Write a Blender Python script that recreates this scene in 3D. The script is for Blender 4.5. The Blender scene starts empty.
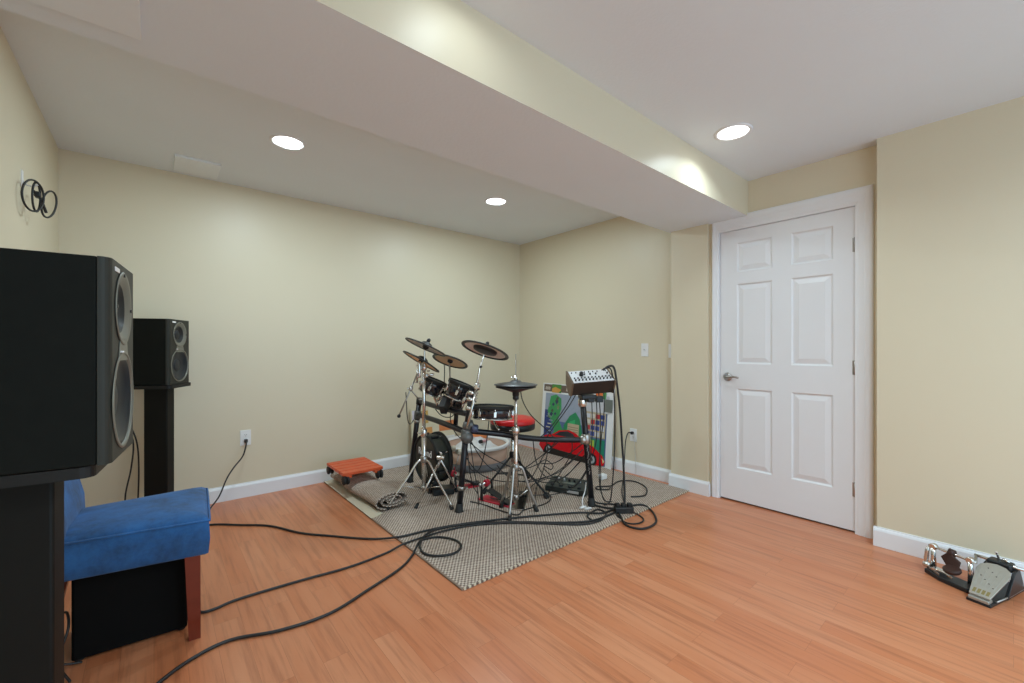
import bpy, bmesh, math, random
from mathutils import Vector, Matrix
random.seed(7)
S = bpy.context.scene
COL = S.collection
V = Vector

# ------------------------------------------------------------------ materials
def srgb(h):
    h = h.lstrip('#')
    out = []
    for i in (0, 2, 4):
        c = int(h[i:i+2], 16) / 255
        out.append(c / 12.92 if c <= 0.04045 else ((c + 0.055) / 1.055) ** 2.4)
    return out

class NT:
    def __init__(s, name):
        s.m = bpy.data.materials.new(name)
        s.m.use_nodes = True
        s.t = s.m.node_tree
        s.b = s.t.nodes['Principled BSDF']
    def n(s, typ, **kw):
        nd = s.t.nodes.new(typ)
        for k, v in kw.items():
            if k.startswith('i_'):
                nd.inputs[k[2:].replace('_', ' ')].default_value = v
            else:
                setattr(nd, k, v)
        return nd
    def l(s, a, b):
        s.t.links.new(a, b)
    def math(s, op, a, b=None, c=None):
        nd = s.t.nodes.new('ShaderNodeMath'); nd.operation = op
        for i, x in enumerate((a, b, c)):
            if x is None: continue
            if isinstance(x, (int, float)): nd.inputs[i].default_value = x
            else: s.l(x, nd.inputs[i])
        return nd.outputs[0]
    def mix(s, fac, a, b, mode='MIX'):
        nd = s.t.nodes.new('ShaderNodeMix'); nd.data_type = 'RGBA'; nd.blend_type = mode
        for sock, x in ((nd.inputs[0], fac), (nd.inputs[6], a), (nd.inputs[7], b)):
            if isinstance(x, (int, float)): sock.default_value = x
            elif isinstance(x, (list, tuple)): sock.default_value = (*x[:3], 1)
            else: s.l(x, sock)
        return nd.outputs[2]
    def bump(s, h, strength=.2, dist=.005):
        nd = s.t.nodes.new('ShaderNodeBump')
        nd.inputs['Strength'].default_value = strength
        nd.inputs['Distance'].default_value = dist
        s.l(h, nd.inputs['Height']); s.l(nd.outputs[0], s.b.inputs['Normal'])
    def coord(s):
        return s.t.nodes.new('ShaderNodeTexCoord').outputs['Object']
    def noise(s, vec, scale, detail=3, rough=.5):
        nd = s.t.nodes.new('ShaderNodeTexNoise')
        nd.inputs['Scale'].default_value = scale
        nd.inputs['Detail'].default_value = detail
        nd.inputs['Roughness'].default_value = rough
        if vec is not None: s.l(vec, nd.inputs['Vector'])
        return nd.outputs[0]

def mat(name, col, rough=.5, metal=0., var=.08, vscale=12., bump=0., bscale=60., coat=0., spec=.5, sheen=0.):
    k = NT(name)
    c = srgb(col) if isinstance(col, str) else col
    co = k.coord()
    nz = k.noise(co, vscale)
    lo = [x * (1 - var) for x in c]; hi = [min(1, x * (1 + var)) for x in c]
    k.l(k.mix(nz, lo, hi), k.b.inputs['Base Color'])
    k.b.inputs['Roughness'].default_value = rough
    k.b.inputs['Metallic'].default_value = metal
    k.b.inputs['Coat Weight'].default_value = coat
    k.b.inputs['Specular IOR Level'].default_value = spec
    k.b.inputs['Sheen Weight'].default_value = sheen
    if bump:
        k.bump(k.noise(co, bscale, 4), bump)
    return k.m

M = {}
M['wall'] = mat('wall_paint', (.685, .612, .458), .42, var=.015, vscale=2, bump=.05, bscale=160)
M['ceil'] = mat('ceiling_paint', (.745, .80, .845), .8, var=.02, vscale=3, bump=.22, bscale=70)
M['panel'] = mat('ceiling_panel_paint', (.79, .84, .87), .7, var=.02)
M['trim'] = mat('white_trim_paint', (.80, .81, .84), .35, var=.01)
M['doorp'] = mat('white_door_paint', (.76, .76, .78), .4, var=.01)
M['plate'] = mat('white_plastic', (.80, .80, .80), .4, var=.01)
M['black'] = mat('black_plastic', (.016, .016, .017), .45, var=.2)
M['rubber'] = mat('black_rubber', (.012, .012, .012), .7, var=.2)
M['cable'] = mat('cable_black', (.013, .013, .014), .5, var=.2)
M['blackpaint'] = mat('black_satin_tube', (.010, .010, .014), .3, var=.2, spec=.4)
M['plateblack'] = mat('stand_plate_black', (.008, .008, .008), .5, spec=.3)
M['cab'] = mat('cabinet_black', (.005, .006, .005), .7, spec=.15, var=.25, vscale=40)
M['baffle'] = mat('baffle_grey', (.026, .026, .021), .5, spec=.25, var=.1)
M['bafflering'] = mat('waveguide_metal', (.19, .185, .155), .42, .35, var=.06)
M['cone'] = mat('cone_grey', (.014, .018, .024), .4, .1, var=.15)
M['chrome'] = mat('chrome', (.72, .70, .67), .2, 1., var=.05)
M['steel'] = mat('brushed_nickel', (.42, .40, .38), .32, 1., var=.08)
M['satinchrome'] = mat('satin_chrome', (.50, .48, .46), .33, 1., var=.1)
M['pewter'] = mat('cast_grey', (.13, .13, .125), .42, .35, var=.12)
M['velvet'] = None
M['cherry'] = mat('cherry_wood', srgb('#6f2712'), .35, var=.2, vscale=25, coat=.2)
M['subwoofer'] = mat('black_grille_cloth', (.0035, .0035, .0035), .9, var=.2, spec=.15)
M['pink'] = mat('cymbal_pink_underside', (.94, .85, .78), .5, var=.06)
M['orange_under'] = mat('cymbal_orange_underside', (.92, .60, .33), .45, .0, var=.12)
M['padtop'] = mat('cymbal_rubber', (.02, .02, .021), .4, var=.2)
M['hatgrey'] = mat('hat_rubber_grey', (.085, .09, .095), .38, var=.1)
M['shell'] = mat('drum_shell_black', (.016, .016, .022), .12, var=.2, coat=.5)
M['mesh_head'] = mat('mesh_head_dark', (.045, .045, .04), .6, var=.15)
M['olive'] = mat('kick_front_dark', (.038, .04, .03), .5, var=.15)
M['red'] = mat('red_vinyl', srgb('#d01c20'), .35, var=.06)
M['redpaint'] = mat('red_paint', srgb('#c4243a'), .4, var=.08)
M['white'] = mat('white_print', (.8, .8, .8), .5, var=.02)
M['felt'] = mat('white_felt', srgb('#d8cdb8'), .9, var=.05)
M['orangewood'] = mat('orange_stained_wood', srgb('#cf5426'), .42, var=.16, vscale=30)
M['backing'] = mat('rug_backing', srgb('#cfc4ae'), .85, var=.06)
M['mixerface'] = mat('mixer_white', (.74, .74, .76), .4, var=.02)
M['mixerbody'] = mat('mixer_body', srgb('#2c2621'), .5, var=.1)
M['mixerwood'] = mat('mixer_side_wood', srgb('#6b5846'), .5, var=.12)
M['fx'] = mat('pedalboard_dark', (.022, .028, .026), .45, var=.15)
M['label'] = mat('label_grey', (.5, .5, .5), .5)
M['fbsilver'] = mat('pedal_silver', (.42, .41, .37), .38, .55, var=.1, vscale=40)
M['rust'] = mat('dark_brown_cast', srgb('#3c231c'), .55, .2, var=.2)
M['castblack'] = mat('black_cast_metal', (.02, .022, .024), .4, .3, var=.2)
M['under_door_dark'] = mat('gap_dark', (.02, .015, .012), .8)  # near-black colour for the strip in the gap under the door

def emis(name, col, st):
    m = bpy.data.materials.new(name); m.use_nodes = True
    t = m.node_tree; t.nodes.clear()
    e = t.nodes.new('ShaderNodeEmission'); o = t.nodes.new('ShaderNodeOutputMaterial')
    e.inputs[0].default_value = (*col, 1); e.inputs[1].default_value = st
    t.links.new(e.outputs[0], o.inputs[0])
    return m
LC = (.80, .985, 1.06)
M['lamp'] = emis('lamp_lens', (1., .97, .92), 2.2)

def velvet():
    k = NT('blue_velvet'); co = k.coord()
    a = k.noise(co, 9, 5, .65); b = k.noise(co, 70, 3)
    c = k.mix(k.math('MULTIPLY_ADD', a, 2.2, -.6), srgb('#04264f'), srgb('#1c62a8'))
    c = k.mix(k.math('MULTIPLY', b, .25), c, srgb('#4a86b8'))
    k.l(c, k.b.inputs['Base Color'])
    k.b.inputs['Roughness'].default_value = .8
    k.b.inputs['Sheen Weight'].default_value = .10
    k.bump(b, .15)
    return k.m
M['velvet'] = velvet()

def laminate():
    k = NT('laminate_floor'); co = k.coord()
    sep = k.n('ShaderNodeSeparateXYZ'); k.l(co, sep.inputs[0])
    # planks run along y
    cmb = k.n('ShaderNodeCombineXYZ'); k.l(sep.outputs[1], cmb.inputs[0]); k.l(sep.outputs[0], cmb.inputs[1])
    br = k.n('ShaderNodeTexBrick')
    br.offset = .37; br.inputs['Scale'].default_value = 1.
    br.inputs['Brick Width'].default_value = .82; br.inputs['Row Height'].default_value = .095
    br.inputs['Mortar Size'].default_value = .0006; br.inputs['Mortar Smooth'].default_value = .3
    br.inputs['Bias'].default_value = -.1
    br.inputs['Color1'].default_value = (0, 0, 0, 1); br.inputs['Color2'].default_value = (1, 1, 1, 1)
    br.inputs['Mortar'].default_value = (.4, .4, .4, 1)
    k.l(cmb.outputs[0], br.inputs['Vector'])
    # grain: stretched noise, shifted per plank
    mp = k.n('ShaderNodeMapping'); mp.inputs['Scale'].default_value = (38, 1.9, 1)
    k.l(co, mp.inputs['Vector'])
    off = k.n('ShaderNodeVectorMath', operation='MULTIPLY_ADD')
    k.l(br.outputs['Color'], off.inputs[0]); off.inputs[1].default_value = (0, 13, 0); k.l(mp.outputs[0], off.inputs[2])
    g1 = k.noise(off.outputs[0], 1., 5, .6)
    mp2 = k.n('ShaderNodeMapping'); mp2.inputs['Scale'].default_value = (9, 1.1, 1); k.l(co, mp2.inputs['Vector'])
    off2 = k.n('ShaderNodeVectorMath', operation='MULTIPLY_ADD')
    k.l(br.outputs['Color'], off2.inputs[0]); off2.inputs[1].default_value = (3, 7, 0); k.l(mp2.outputs[0], off2.inputs[2])
    g2 = k.noise(off2.outputs[0], 1., 3, .5)
    base = k.mix(br.outputs['Color'], srgb('#c67c55'), srgb('#d2906a'))
    base = k.mix(k.math('MULTIPLY_ADD', g2, 1.6, -.5), base, srgb('#bd6d43'))
    dk = k.math('MULTIPLY', k.math('SUBTRACT', .52, g1), 5.0)
    dkc = k.n('ShaderNodeClamp'); k.l(dk, dkc.inputs[0])
    base = k.mix(k.math('MULTIPLY', dkc.outputs[0], .42), base, srgb('#84462b'))
    base = k.mix(k.math('MULTIPLY', br.outputs['Fac'], .5), base, srgb('#6e3a20'))
    k.l(base, k.b.inputs['Base Color'])
    k.b.inputs['Roughness'].default_value = .30
    k.b.inputs['Specular IOR Level'].default_value = .5
    k.bump(g1, .04, .002)
    return k.m
M['floor'] = laminate()

def rugmat(name, axis_swap=False):
    k = NT(name); co = k.coord()
    sep = k.n('ShaderNodeSeparateXYZ'); k.l(co, sep.inputs[0])
    X, Y, Z = sep.outputs
    if axis_swap:      # pattern follows the curl of the roll
        uv = k.n('ShaderNodeUVMap'); s2 = k.n('ShaderNodeSeparateXYZ'); k.l(uv.outputs[0], s2.inputs[0])
        X, Y = s2.outputs[0], s2.outputs[1]
    p = 2 * math.pi / .021
    row = k.math('SINE', k.math('MULTIPLY', X, p))
    ph = k.math('MULTIPLY', k.math('GREATER_THAN', row, 0), math.pi)
    col = k.math('SINE', k.math('ADD', k.math('MULTIPLY', Y, p * .8), ph))
    nz = k.noise(co, 55, 3, .6)
    f = k.math('MULTIPLY_ADD', col, .5, .5)
    f = k.math('MULTIPLY_ADD', nz, .75, k.math('SUBTRACT', f, .38))
    cl = k.n('ShaderNodeClamp'); k.l(f, cl.inputs[0])
    light = k.mix(k.noise(co, 160, 2), srgb('#bda999'), srgb('#e2d6c9'))
    dark = k.mix(k.noise(co, 130, 2), srgb('#3f332c'), srgb('#8b766a'))
    k.l(k.mix(cl.outputs[0], dark, light), k.b.inputs['Base Color'])
    k.b.inputs['Roughness'].default_value = .95
    k.b.inputs['Specular IOR Level'].default_value = .1
    k.bump(f, .6, .004)
    return k.m
M['rug'] = rugmat('woven_rug')
M['rugroll'] = rugmat('woven_rug_roll', True)

# ------------------------------------------------------------------ mesh builder
def frame_from(z, hint=None):
    z = V(z).normalized()
    h = V(hint) if hint else (V((0, 0, 1)) if abs(z.z) < .9 else V((1, 0, 0)))
    x = h.cross(z)
    if x.length < 1e-6: x = V((0, 1, 0)).cross(z)
    x.normalize(); y = z.cross(x)
    return Matrix((x, y, z)).transposed()

def catmull(pts, n=6, closed=False):
    P = [V(p) for p in pts]
    if len(P) < 3: return P
    out = []
    N = len(P)
    for i in range(N if closed else N - 1):
        g = lambda j: P[j % N] if closed else P[max(0, min(N - 1, j))]
        a, b, c, d = g(i - 1), g(i), g(i + 1), g(i + 2)
        for j in range(n):
            t = j / n
            out.append(.5 * ((2 * b) + (c - a) * t + (2 * a - 5 * b + 4 * c - d) * t * t + (3 * b - a - 3 * c + d) * t ** 3))
    if not closed: out.append(P[-1])
    return out

class MB:
    def __init__(s):
        s.bm = bmesh.new(); s.mi = 0; s.smooth = []
    def _faces(s, fs, smooth=False):
        for f in fs:
            f.material_index = s.mi; f.smooth = smooth
    def face(s, pts, smooth=False):
        f = s.bm.faces.new([s.bm.verts.new(p) for p in pts]); s._faces([f], smooth); return f
    def box(s, c, size, rot=None, bevel=0., seg=2):
        r = bmesh.ops.create_cube(s.bm, size=1.)
        m = Matrix.Translation(V(c)) @ (rot.to_4x4() if rot else Matrix.Identity(4)) @ Matrix.Diagonal((*size, 1))
        bmesh.ops.transform(s.bm, matrix=m, verts=r['verts'])
        fs = set(f for v in r['verts'] for f in v.link_faces)
        s._faces(fs)
        if bevel:
            es = list(set(e for f in fs for e in f.edges))
            rr = bmesh.ops.bevel(s.bm, geom=es, offset=bevel, segments=seg, affect='EDGES', profile=.5)
            s._faces(rr['faces'], True)
        return s
    def box2(s, a, b, bevel=0.):
        a, b = V(a), V(b)
        return s.box((a + b) / 2, [abs(b[i] - a[i]) for i in range(3)], None, bevel)
    def rings(s, rings, cap0=True, cap1=True, smooth=True):
        vr = [[s.bm.verts.new(p) for p in r] for r in rings]
        n = len(vr[0]); fs = []
        for i in range(len(vr) - 1):
            for j in range(n):
                fs.append(s.bm.faces.new((vr[i][j], vr[i][(j + 1) % n], vr[i + 1][(j + 1) % n], vr[i + 1][j])))
        s._faces(fs, smooth)
        cf = []
        if cap0: cf.append(s.bm.faces.new(vr[0][::-1]))
        if cap1: cf.append(s.bm.faces.new(vr[-1]))
        s._faces(cf)
        return s
    def tube(s, pts, r, seg=8, smooth_path=0, closed=False):
        P = catmull(pts, smooth_path, closed) if smooth_path else [V(p) for p in pts]
        R = r if isinstance(r, (list, tuple)) else [r] * len(P)
        if len(R) != len(P): R = [R[0] + (R[-1] - R[0]) * i / (len(P) - 1) for i in range(len(P))]
        rings = []; up = None
        for i, p in enumerate(P):
            d = (P[min(i + 1, len(P) - 1)] - P[max(i - 1, 0)])
            if closed: d = P[(i + 1) % len(P)] - P[i - 1]
            if d.length < 1e-9: d = V((0, 0, 1))
            d.normalize()
            if up is None:
                up = frame_from(d).col[0].copy()
            up = (up - d * up.dot(d))
            if up.length < 1e-6: up = frame_from(d).col[0].copy()
            up.normalize(); sd = d.cross(up)
            rings.append([p + (up * math.cos(2 * math.pi * k / seg) + sd * math.sin(2 * math.pi * k / seg)) * R[i] for k in range(seg)])
        if closed:
            rings.append(rings[0])
            return s.rings(rings, False, False)
        return s.rings(rings)
    def cyl(s, a, b, r, seg=16): return s.tube([a, b], r, seg)
    def lathe(s, c, axis, prof, seg=32, hint=None, smooth=True, cap0=True, cap1=True):
        F = frame_from(axis, hint); c = V(c); rings = []
        for r, h in prof:
            rings.append([c + F @ V((max(r, 1e-4) * math.cos(2 * math.pi * k / seg), max(r, 1e-4) * math.sin(2 * math.pi * k / seg), h)) for k in range(seg)])
        return s.rings(rings, cap0, cap1, smooth)
    def torus(s, c, axis, R, r, seg=32, rs=8):
        F = frame_from(axis)
        return s.tube([V(c) + F @ V((R * math.cos(2 * math.pi * k / seg), R * math.sin(2 * math.pi * k / seg), 0)) for k in range(seg)], r, rs, 0, True)
    def sphere(s, c, r, scale=(1, 1, 1), rot=None, u=16, v=10):
        q = bmesh.ops.create_uvsphere(s.bm, u_segments=u, v_segments=v, radius=r)
        m = Matrix.Translation(V(c)) @ (rot.to_4x4() if rot else Matrix.Identity(4)) @ Matrix.Diagonal((*scale, 1))
        bmesh.ops.transform(s.bm, matrix=m, verts=q['verts'])
        s._faces(set(f for w in q['verts'] for f in w.link_faces), True)
        return s
    def prism(s, poly, vec, bevel=0.):
        vec = V(vec)
        n = len(poly)
        a = [s.bm.verts.new(p) for p in poly]; b = [s.bm.verts.new(V(p) + vec) for p in poly]
        fs = [s.bm.faces.new(a[::-1]), s.bm.faces.new(b)]
        for i in range(n): fs.append(s.bm.faces.new((a[i], a[(i + 1) % n], b[(i + 1) % n], b[i])))
        s._faces(fs)
        if bevel:
            rr = bmesh.ops.bevel(s.bm, geom=list(set(e for f in fs for e in f.edges)), offset=bevel, segments=2, affect='EDGES', profile=.5)
            s._faces(rr['faces'], True)
        return s
    def build(s, name, mats, parent=None, loc=None):
        bmesh.ops.recalc_face_normals(s.bm, faces=s.bm.faces[:])
        me = bpy.data.meshes.new(name); s.bm.to_mesh(me); s.bm.free()
        for m in (mats if isinstance(mats, (list, tuple)) else [mats]):
            me.materials.append(M[m] if isinstance(m, str) else m)
        o = bpy.data.objects.new(name, me); COL.objects.link(o)
        if parent is not None:
            r = parent
            while r.parent: r = r.parent
            off = V(r.location); o.parent = parent
            me.transform(Matrix.Translation(-off))
        elif loc is not None:
            me.transform(Matrix.Translation(-V(loc))); o.location = loc
        return o

def tag(o, label, cat, group=None):
    o['label'] = label; o['category'] = cat
    if group: o['group'] = group
    return o
def thing(name, label, cat, loc, group=None):
    o = bpy.data.objects.new(name, None); o.empty_display_size = .05
    COL.objects.link(o); o.location = loc
    return tag(o, label, cat, group)
def struct(o, label=None):
    o['kind'] = 'structure'
    if label: o['label'] = label
    return o

# ------------------------------------------------------------------ room
XL, YB, YF = -.457, 3.872, -1.7
XR, XJ, XD, XN = 3.389, 3.312, 3.345, 3.243      # recess, jut by the door, door wall, near wall
YS, YJ, YN = 1.858, 1.55, .52
ZU, ZB, ZS = 2.389, 2.412, 2.133
BF, BK = 1.266, 1.879
DT, DL, DR = 2.045, 1.469, .6426

struct(MB().box2((XL - .2, YF - .2, -.1), (3.75, YB + .2, 0)).build('floor', 'floor'), 'orange-brown wood laminate floor')
struct(MB().box2((XL - .15, YF, 0), (XL, YB + .15, 2.55)).build('wall_left', 'wall'), 'pale yellow wall at the left behind the big speakers')
struct(MB().box2((XL, YB, 0), (3.7, YB + .15, 2.55)).build('wall_back', 'wall'), 'pale yellow long wall behind the drum kit')
m = MB()
X2 = 3.7
m.prism([(X2, YB, 0), (XR, YB, 0), (XR, YS, 0), (XJ, YS, 0), (XJ, YJ, 0), (XD, YJ, 0), (XD, DL + .012, 0), (X2, DL + .012, 0)], (0, 0, 2.55))
m.prism([(X2, DR - .012, 0), (XD, DR - .012, 0), (XD, YN, 0), (XN, YN, 0), (XN, YF, 0), (X2, YF, 0)], (0, 0, 2.55))
m.box2((XD, DR - .012, DT + .012), (X2, DL + .012, 2.55))
struct(m.build('wall_right', 'wall'), 'pale yellow wall with the white door')
m = MB()
m.box2((XL - .15, YF - .15, ZU), (3.7, BF + .002, 2.6))
m.box2((XL - .15, BK - .002, ZB), (3.7, YB + .15, 2.6))
struct(m.build('ceiling', 'ceil'), 'white textured ceiling')
# dropped beam: yellow front face, white underside
m = MB()
m.face([(XL, BF, ZS), (3.7, BF, ZS), (3.7, BF, 2.5), (XL, BF, 2.5)])
m.mi = 1
m.face([(XL, BF, ZS), (XL, BK, ZS), (3.7, BK, ZS), (3.7, BF, ZS)])
m.face([(XL, BK, ZS), (XL, BK, 2.5), (3.7, BK, 2.5), (3.7, BK, ZS)])
m.mi = 0
m.face([(XL, BF, 2.5), (3.7, BF, 2.5), (3.7, BK, 2.5), (XL, BK, 2.5)])
m.face([(XL, BF, ZS), (XL, BF, 2.5), (XL, BK, 2.5), (XL, BK, ZS)])
m.face([(3.7, BF, ZS), (3.7, BK, ZS), (3.7, BK, 2.5), (3.7, BF, 2.5)])
bmesh.ops.remove_doubles(m.bm, verts=m.bm.verts[:], dist=1e-5)
struct(m.build('trim_1', ['wall', 'ceil']), 'dropped ceiling beam with yellow side and white underside')
# access panels
struct(MB().box2((XL + .01, 1.34, ZS - .010), (-.030, 1.772, ZS + .002), .002).build('trim_2', 'panel'), 'white access panel on the underside of the beam')
struct(MB().box2((.102, 3.495, ZB - .014), (.351, 3.785, ZB + .01), .002).build('trim_3', 'panel'), 'small white access panel in the ceiling near the back wall')

# baseboards: profile extruded along a straight run
def baseboard(name, runs, h=.112, t=.016):
    m = MB()
    for (a, b, nrm) in runs:
        a, b, nrm = V((*a, 0)), V((*b, 0)), V((*nrm, 0))
        prof = [(0, 0), (t, 0), (t, h - .022), (t * .75, h - .012), (t * .45, h - .006), (t * .4, h), (0, h)]
        m.rings([[a + nrm * p + V((0, 0, z)) for p, z in prof], [b + nrm * p + V((0, 0, z)) for p, z in prof]], smooth=False)
    return struct(m.build(name, 'trim'))
baseboard('baseboard_back', [((XL, YB), (XR, YB), (0, -1))])
baseboard('baseboard_left', [((XL, YF), (XL, YB - .016), (1, 0))])
TL, TR = 1.5236, .546
baseboard('baseboard_right', [((XR, YB - .016), (XR, YS), (-1, 0)), ((XJ, YS + .012), (XJ, YJ - .016), (-1, 0)),
                              ((XJ - .0, YJ), (XD - .018, YJ), (0, -1)),
                              ((XN, YN + .014), (XN, YF), (-1, 0))])
# door casing (moulded)
m = MB()
cw = TL - DL - .006
def casing_ring(y, z, out):   # profile across the casing width from opening outwards
    pass
prof = [(0, 0), (0, .010), (.008, .012), (.012, .015), (.03, .016), (.036, .019), (.046, .020), (.052, .018), (.056, .014), (.0575, 0)]
def casing(pts_dirs):
    rings = []
    for (y, z), (oy, oz) in pts_dirs:
        rings.append([(XD - d, y + oy * w * 1.0, z + oz * w) for w, d in prof])
    m.rings(rings, smooth=False)
sR = (DR - TR) / .0575 * .92
sT = (2.168 - DT) / .0575 * .95
casing([((DL + .003, 0), (1, 0)), ((DL + .003, DT + .004), (.92, sT * .92)), ((DR - .003, DT + .004), (-sR, sT * .92)), ((DR - .003, 0), (-sR, 0))])
# jambs
m.box2((XD, DL + .003, 0), (XD + .10, DL + .014, DT + .004)); m.box2((XD, DR - .014, 0), (XD + .10, DR - .003, DT + .004))
m.box2((XD, DR - .014, DT + .003), (XD + .10, DL + .014, DT + .014))
struct(m.build('trim_4', 'trim'), 'white moulded casing around the door')

# six-panel door
door = thing('door_1', 'white six-panel interior door', 'door', (XD, (DL + DR) / 2, .012))
del door['category']; door['kind'] = 'structure'
m = MB()
x0 = XD + .004
ys = [DR, .754, .990, 1.108, 1.347, DL]
zs = [.012, .257, .855, 1.041, 1.640, 1.730, 1.950, DT]
for iy in range(5):
    for iz in range(7):
        ya, yb, za, zb = ys[iy], ys[iy + 1], zs[iz], zs[iz + 1]
        if iy in (1, 3) and iz in (1, 3, 5):
            lv = [(0, 0), (.010, .009), (.016, .009), (.045, .001)]
            rr = []
            for ins, dp in lv:
                rr.append([(x0 + dp, ya + ins, za + ins), (x0 + dp, yb - ins, za + ins), (x0 + dp, yb - ins, zb - ins), (x0 + dp, ya + ins, zb - ins)])
            m.rings(rr, False, True, smooth=False)
        else:
            m.face([(x0, ya, za), (x0, yb, za), (x0, yb, zb), (x0, ya, zb)])
m.box2((x0 + .012, DR, .012), (x0 + .04, DL, DT))
for (a, b) in (((DR, .012), (DR, DT)), ((DL, .012), (DL, DT)), ((DR, .012), (DL, .012)), ((DR, DT), (DL, DT))):
    m.face([(x0, *a), (x0, *b), (x0 + .014, *b), (x0 + .014, *a)])
bmesh.ops.remove_doubles(m.bm, verts=m.bm.verts[:], dist=1e-5)
m.build('door_leaf', 'doorp', door)
for z in (.272, 1.036, 1.806):
    h = MB().cyl((x0 - .004, DR - .001, z - .045), (x0 - .004, DR - .001, z + .045), .006, 10)
    h.box2((x0 - .001, DR, z - .044), (x0 + .002, DR + .012, z + .044))
    h.build('hinge', 'steel', door)
k = MB().lathe((x0, 1.412, .940), (-1, 0, 0), [(.032, 0), (.033, .004), (.028, .010), (.014, .014), (.012, .045), (.0, .047)], 24)
k.tube([(x0 - .042, 1.412, .940), (x0 - .048, 1.390, .942), (x0 - .048, 1.35, .944), (x0 - .044, 1.318, .938)], [.011, .010, .009, .007], 10, 4)
hd = k.build('door_handle', 'steel', door); hd['label'] = 'brushed nickel lever handle'
MB().box2((x0 + .02, DR, .0005), (X2, DL, .006)).build('door_gap_strip', 'under_door_dark', door)
# the strip above is coloured near-black and fills the gap under the door
# ------------------------------------------------------------------ ceiling lights
def downlight(x, y, z, label, power, spread=150):
    t = thing('recessed_ceiling_light', label, 'ceiling light', (x, y, z), 'recessed ceiling lights')
    r = MB(); r.lathe((x, y, z), (0, 0, -1), [(.098, -.001), (.098, .004), (.086, .008), (.080, .005), (.080, -.001)], 40, cap0=False, cap1=False)
    r.build('trim_ring', 'trim', t)
    MB().lathe((x, y, z), (0, 0, -1), [(.0805, -.0005), (.0805, .0025), (.075, .004)], 40).build('lens', 'lamp', t)
    ld = bpy.data.lights.new('lamp', 'AREA'); ld.shape = 'DISK'; ld.size = .15; ld.energy = power; ld.color = LC; ld.spread = math.radians(spread)
    lo_ = bpy.data.objects.new('lamp', ld); COL.objects.link(lo_); lo_.parent = t; lo_.location = (0, 0, -.006)
downlight(.622, 2.852, ZB, 'round ceiling light nearest the back left corner of the room', 5.5, 180)
downlight(2.223, 2.850, ZB, 'round ceiling light above the drum kit, near the back corner', 5.5, 180)
downlight(2.517, 1.033, ZU, 'round ceiling light in front of the beam by the white door', 1.5, 140)
downlight(.80, 1.033, ZU, 'round ceiling light in front of the beam, over the big speaker', .32, 165)
downlight(.80, -.85, ZU, 'round ceiling light behind the camera on the left', 11.0, 165)
downlight(1.95, -.85, ZU, 'round ceiling light behind the camera on the right', 4.5, 165)

# ------------------------------------------------------------------ outlets and switches
def wall_plate(name, label, cat, c, nrm, kind):
    c, nrm = V(c), V(nrm)
    F = Matrix((V((0, 0, 1)).cross(nrm), V((0, 0, 1)), nrm)).transposed()
    t = thing(name, label, cat, c)
    MB().box(c + nrm * .003, (.072, .118, .006), F, .002).build('cover_plate', 'plate', t)
    if kind == 'outlet':
        for s in (-1, 1):
            q = MB()
            q.box(c + F @ V((0, s * .021, .0065)), (.034, .028, .003), F, .001)
            so = q.build('socket', 'plate', t)
            q = MB()
            for a in (-.006, .006): q.box(c + F @ V((a, s * .021 + .004, .0081)), (.002, .009, .0006), F)
            q.cyl(c + F @ V((0, s * .021 - .007, .0078)), c + F @ V((0, s * .021 - .007, .0084)), .0025, 8)
            q.build('slot', 'black', so)
    else:
        MB().box(c + F @ V((0, 0, .007)), (.010, .024, .004), F, .001).build('toggle_base', 'plate', t)
        MB().box(c + F @ V((0, .004, .013)), (.006, .010, .014), F, .001).build('toggle', 'label', t)
    return t
wall_plate('wall_outlet', 'white wall outlet low on the long back wall, right of the far speaker', 'outlet', (.545, YB, .461), (0, -1, 0), 'outlet')
wall_plate('wall_outlet', 'white wall outlet low on the right wall beside the poster', 'outlet', (XR, 2.275, .356), (-1, 0, 0), 'outlet')
wall_plate('light_switch', 'white light switch plate at chest height on the right wall, fully visible', 'light switch', (XR, 2.155, 1.143), (-1, 0, 0), 'switch')
wall_plate('light_switch', 'white switch plate half hidden behind the wall step beside the door', 'light switch', (XR, 1.887, 1.135), (-1, 0, 0), 'switch')

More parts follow.
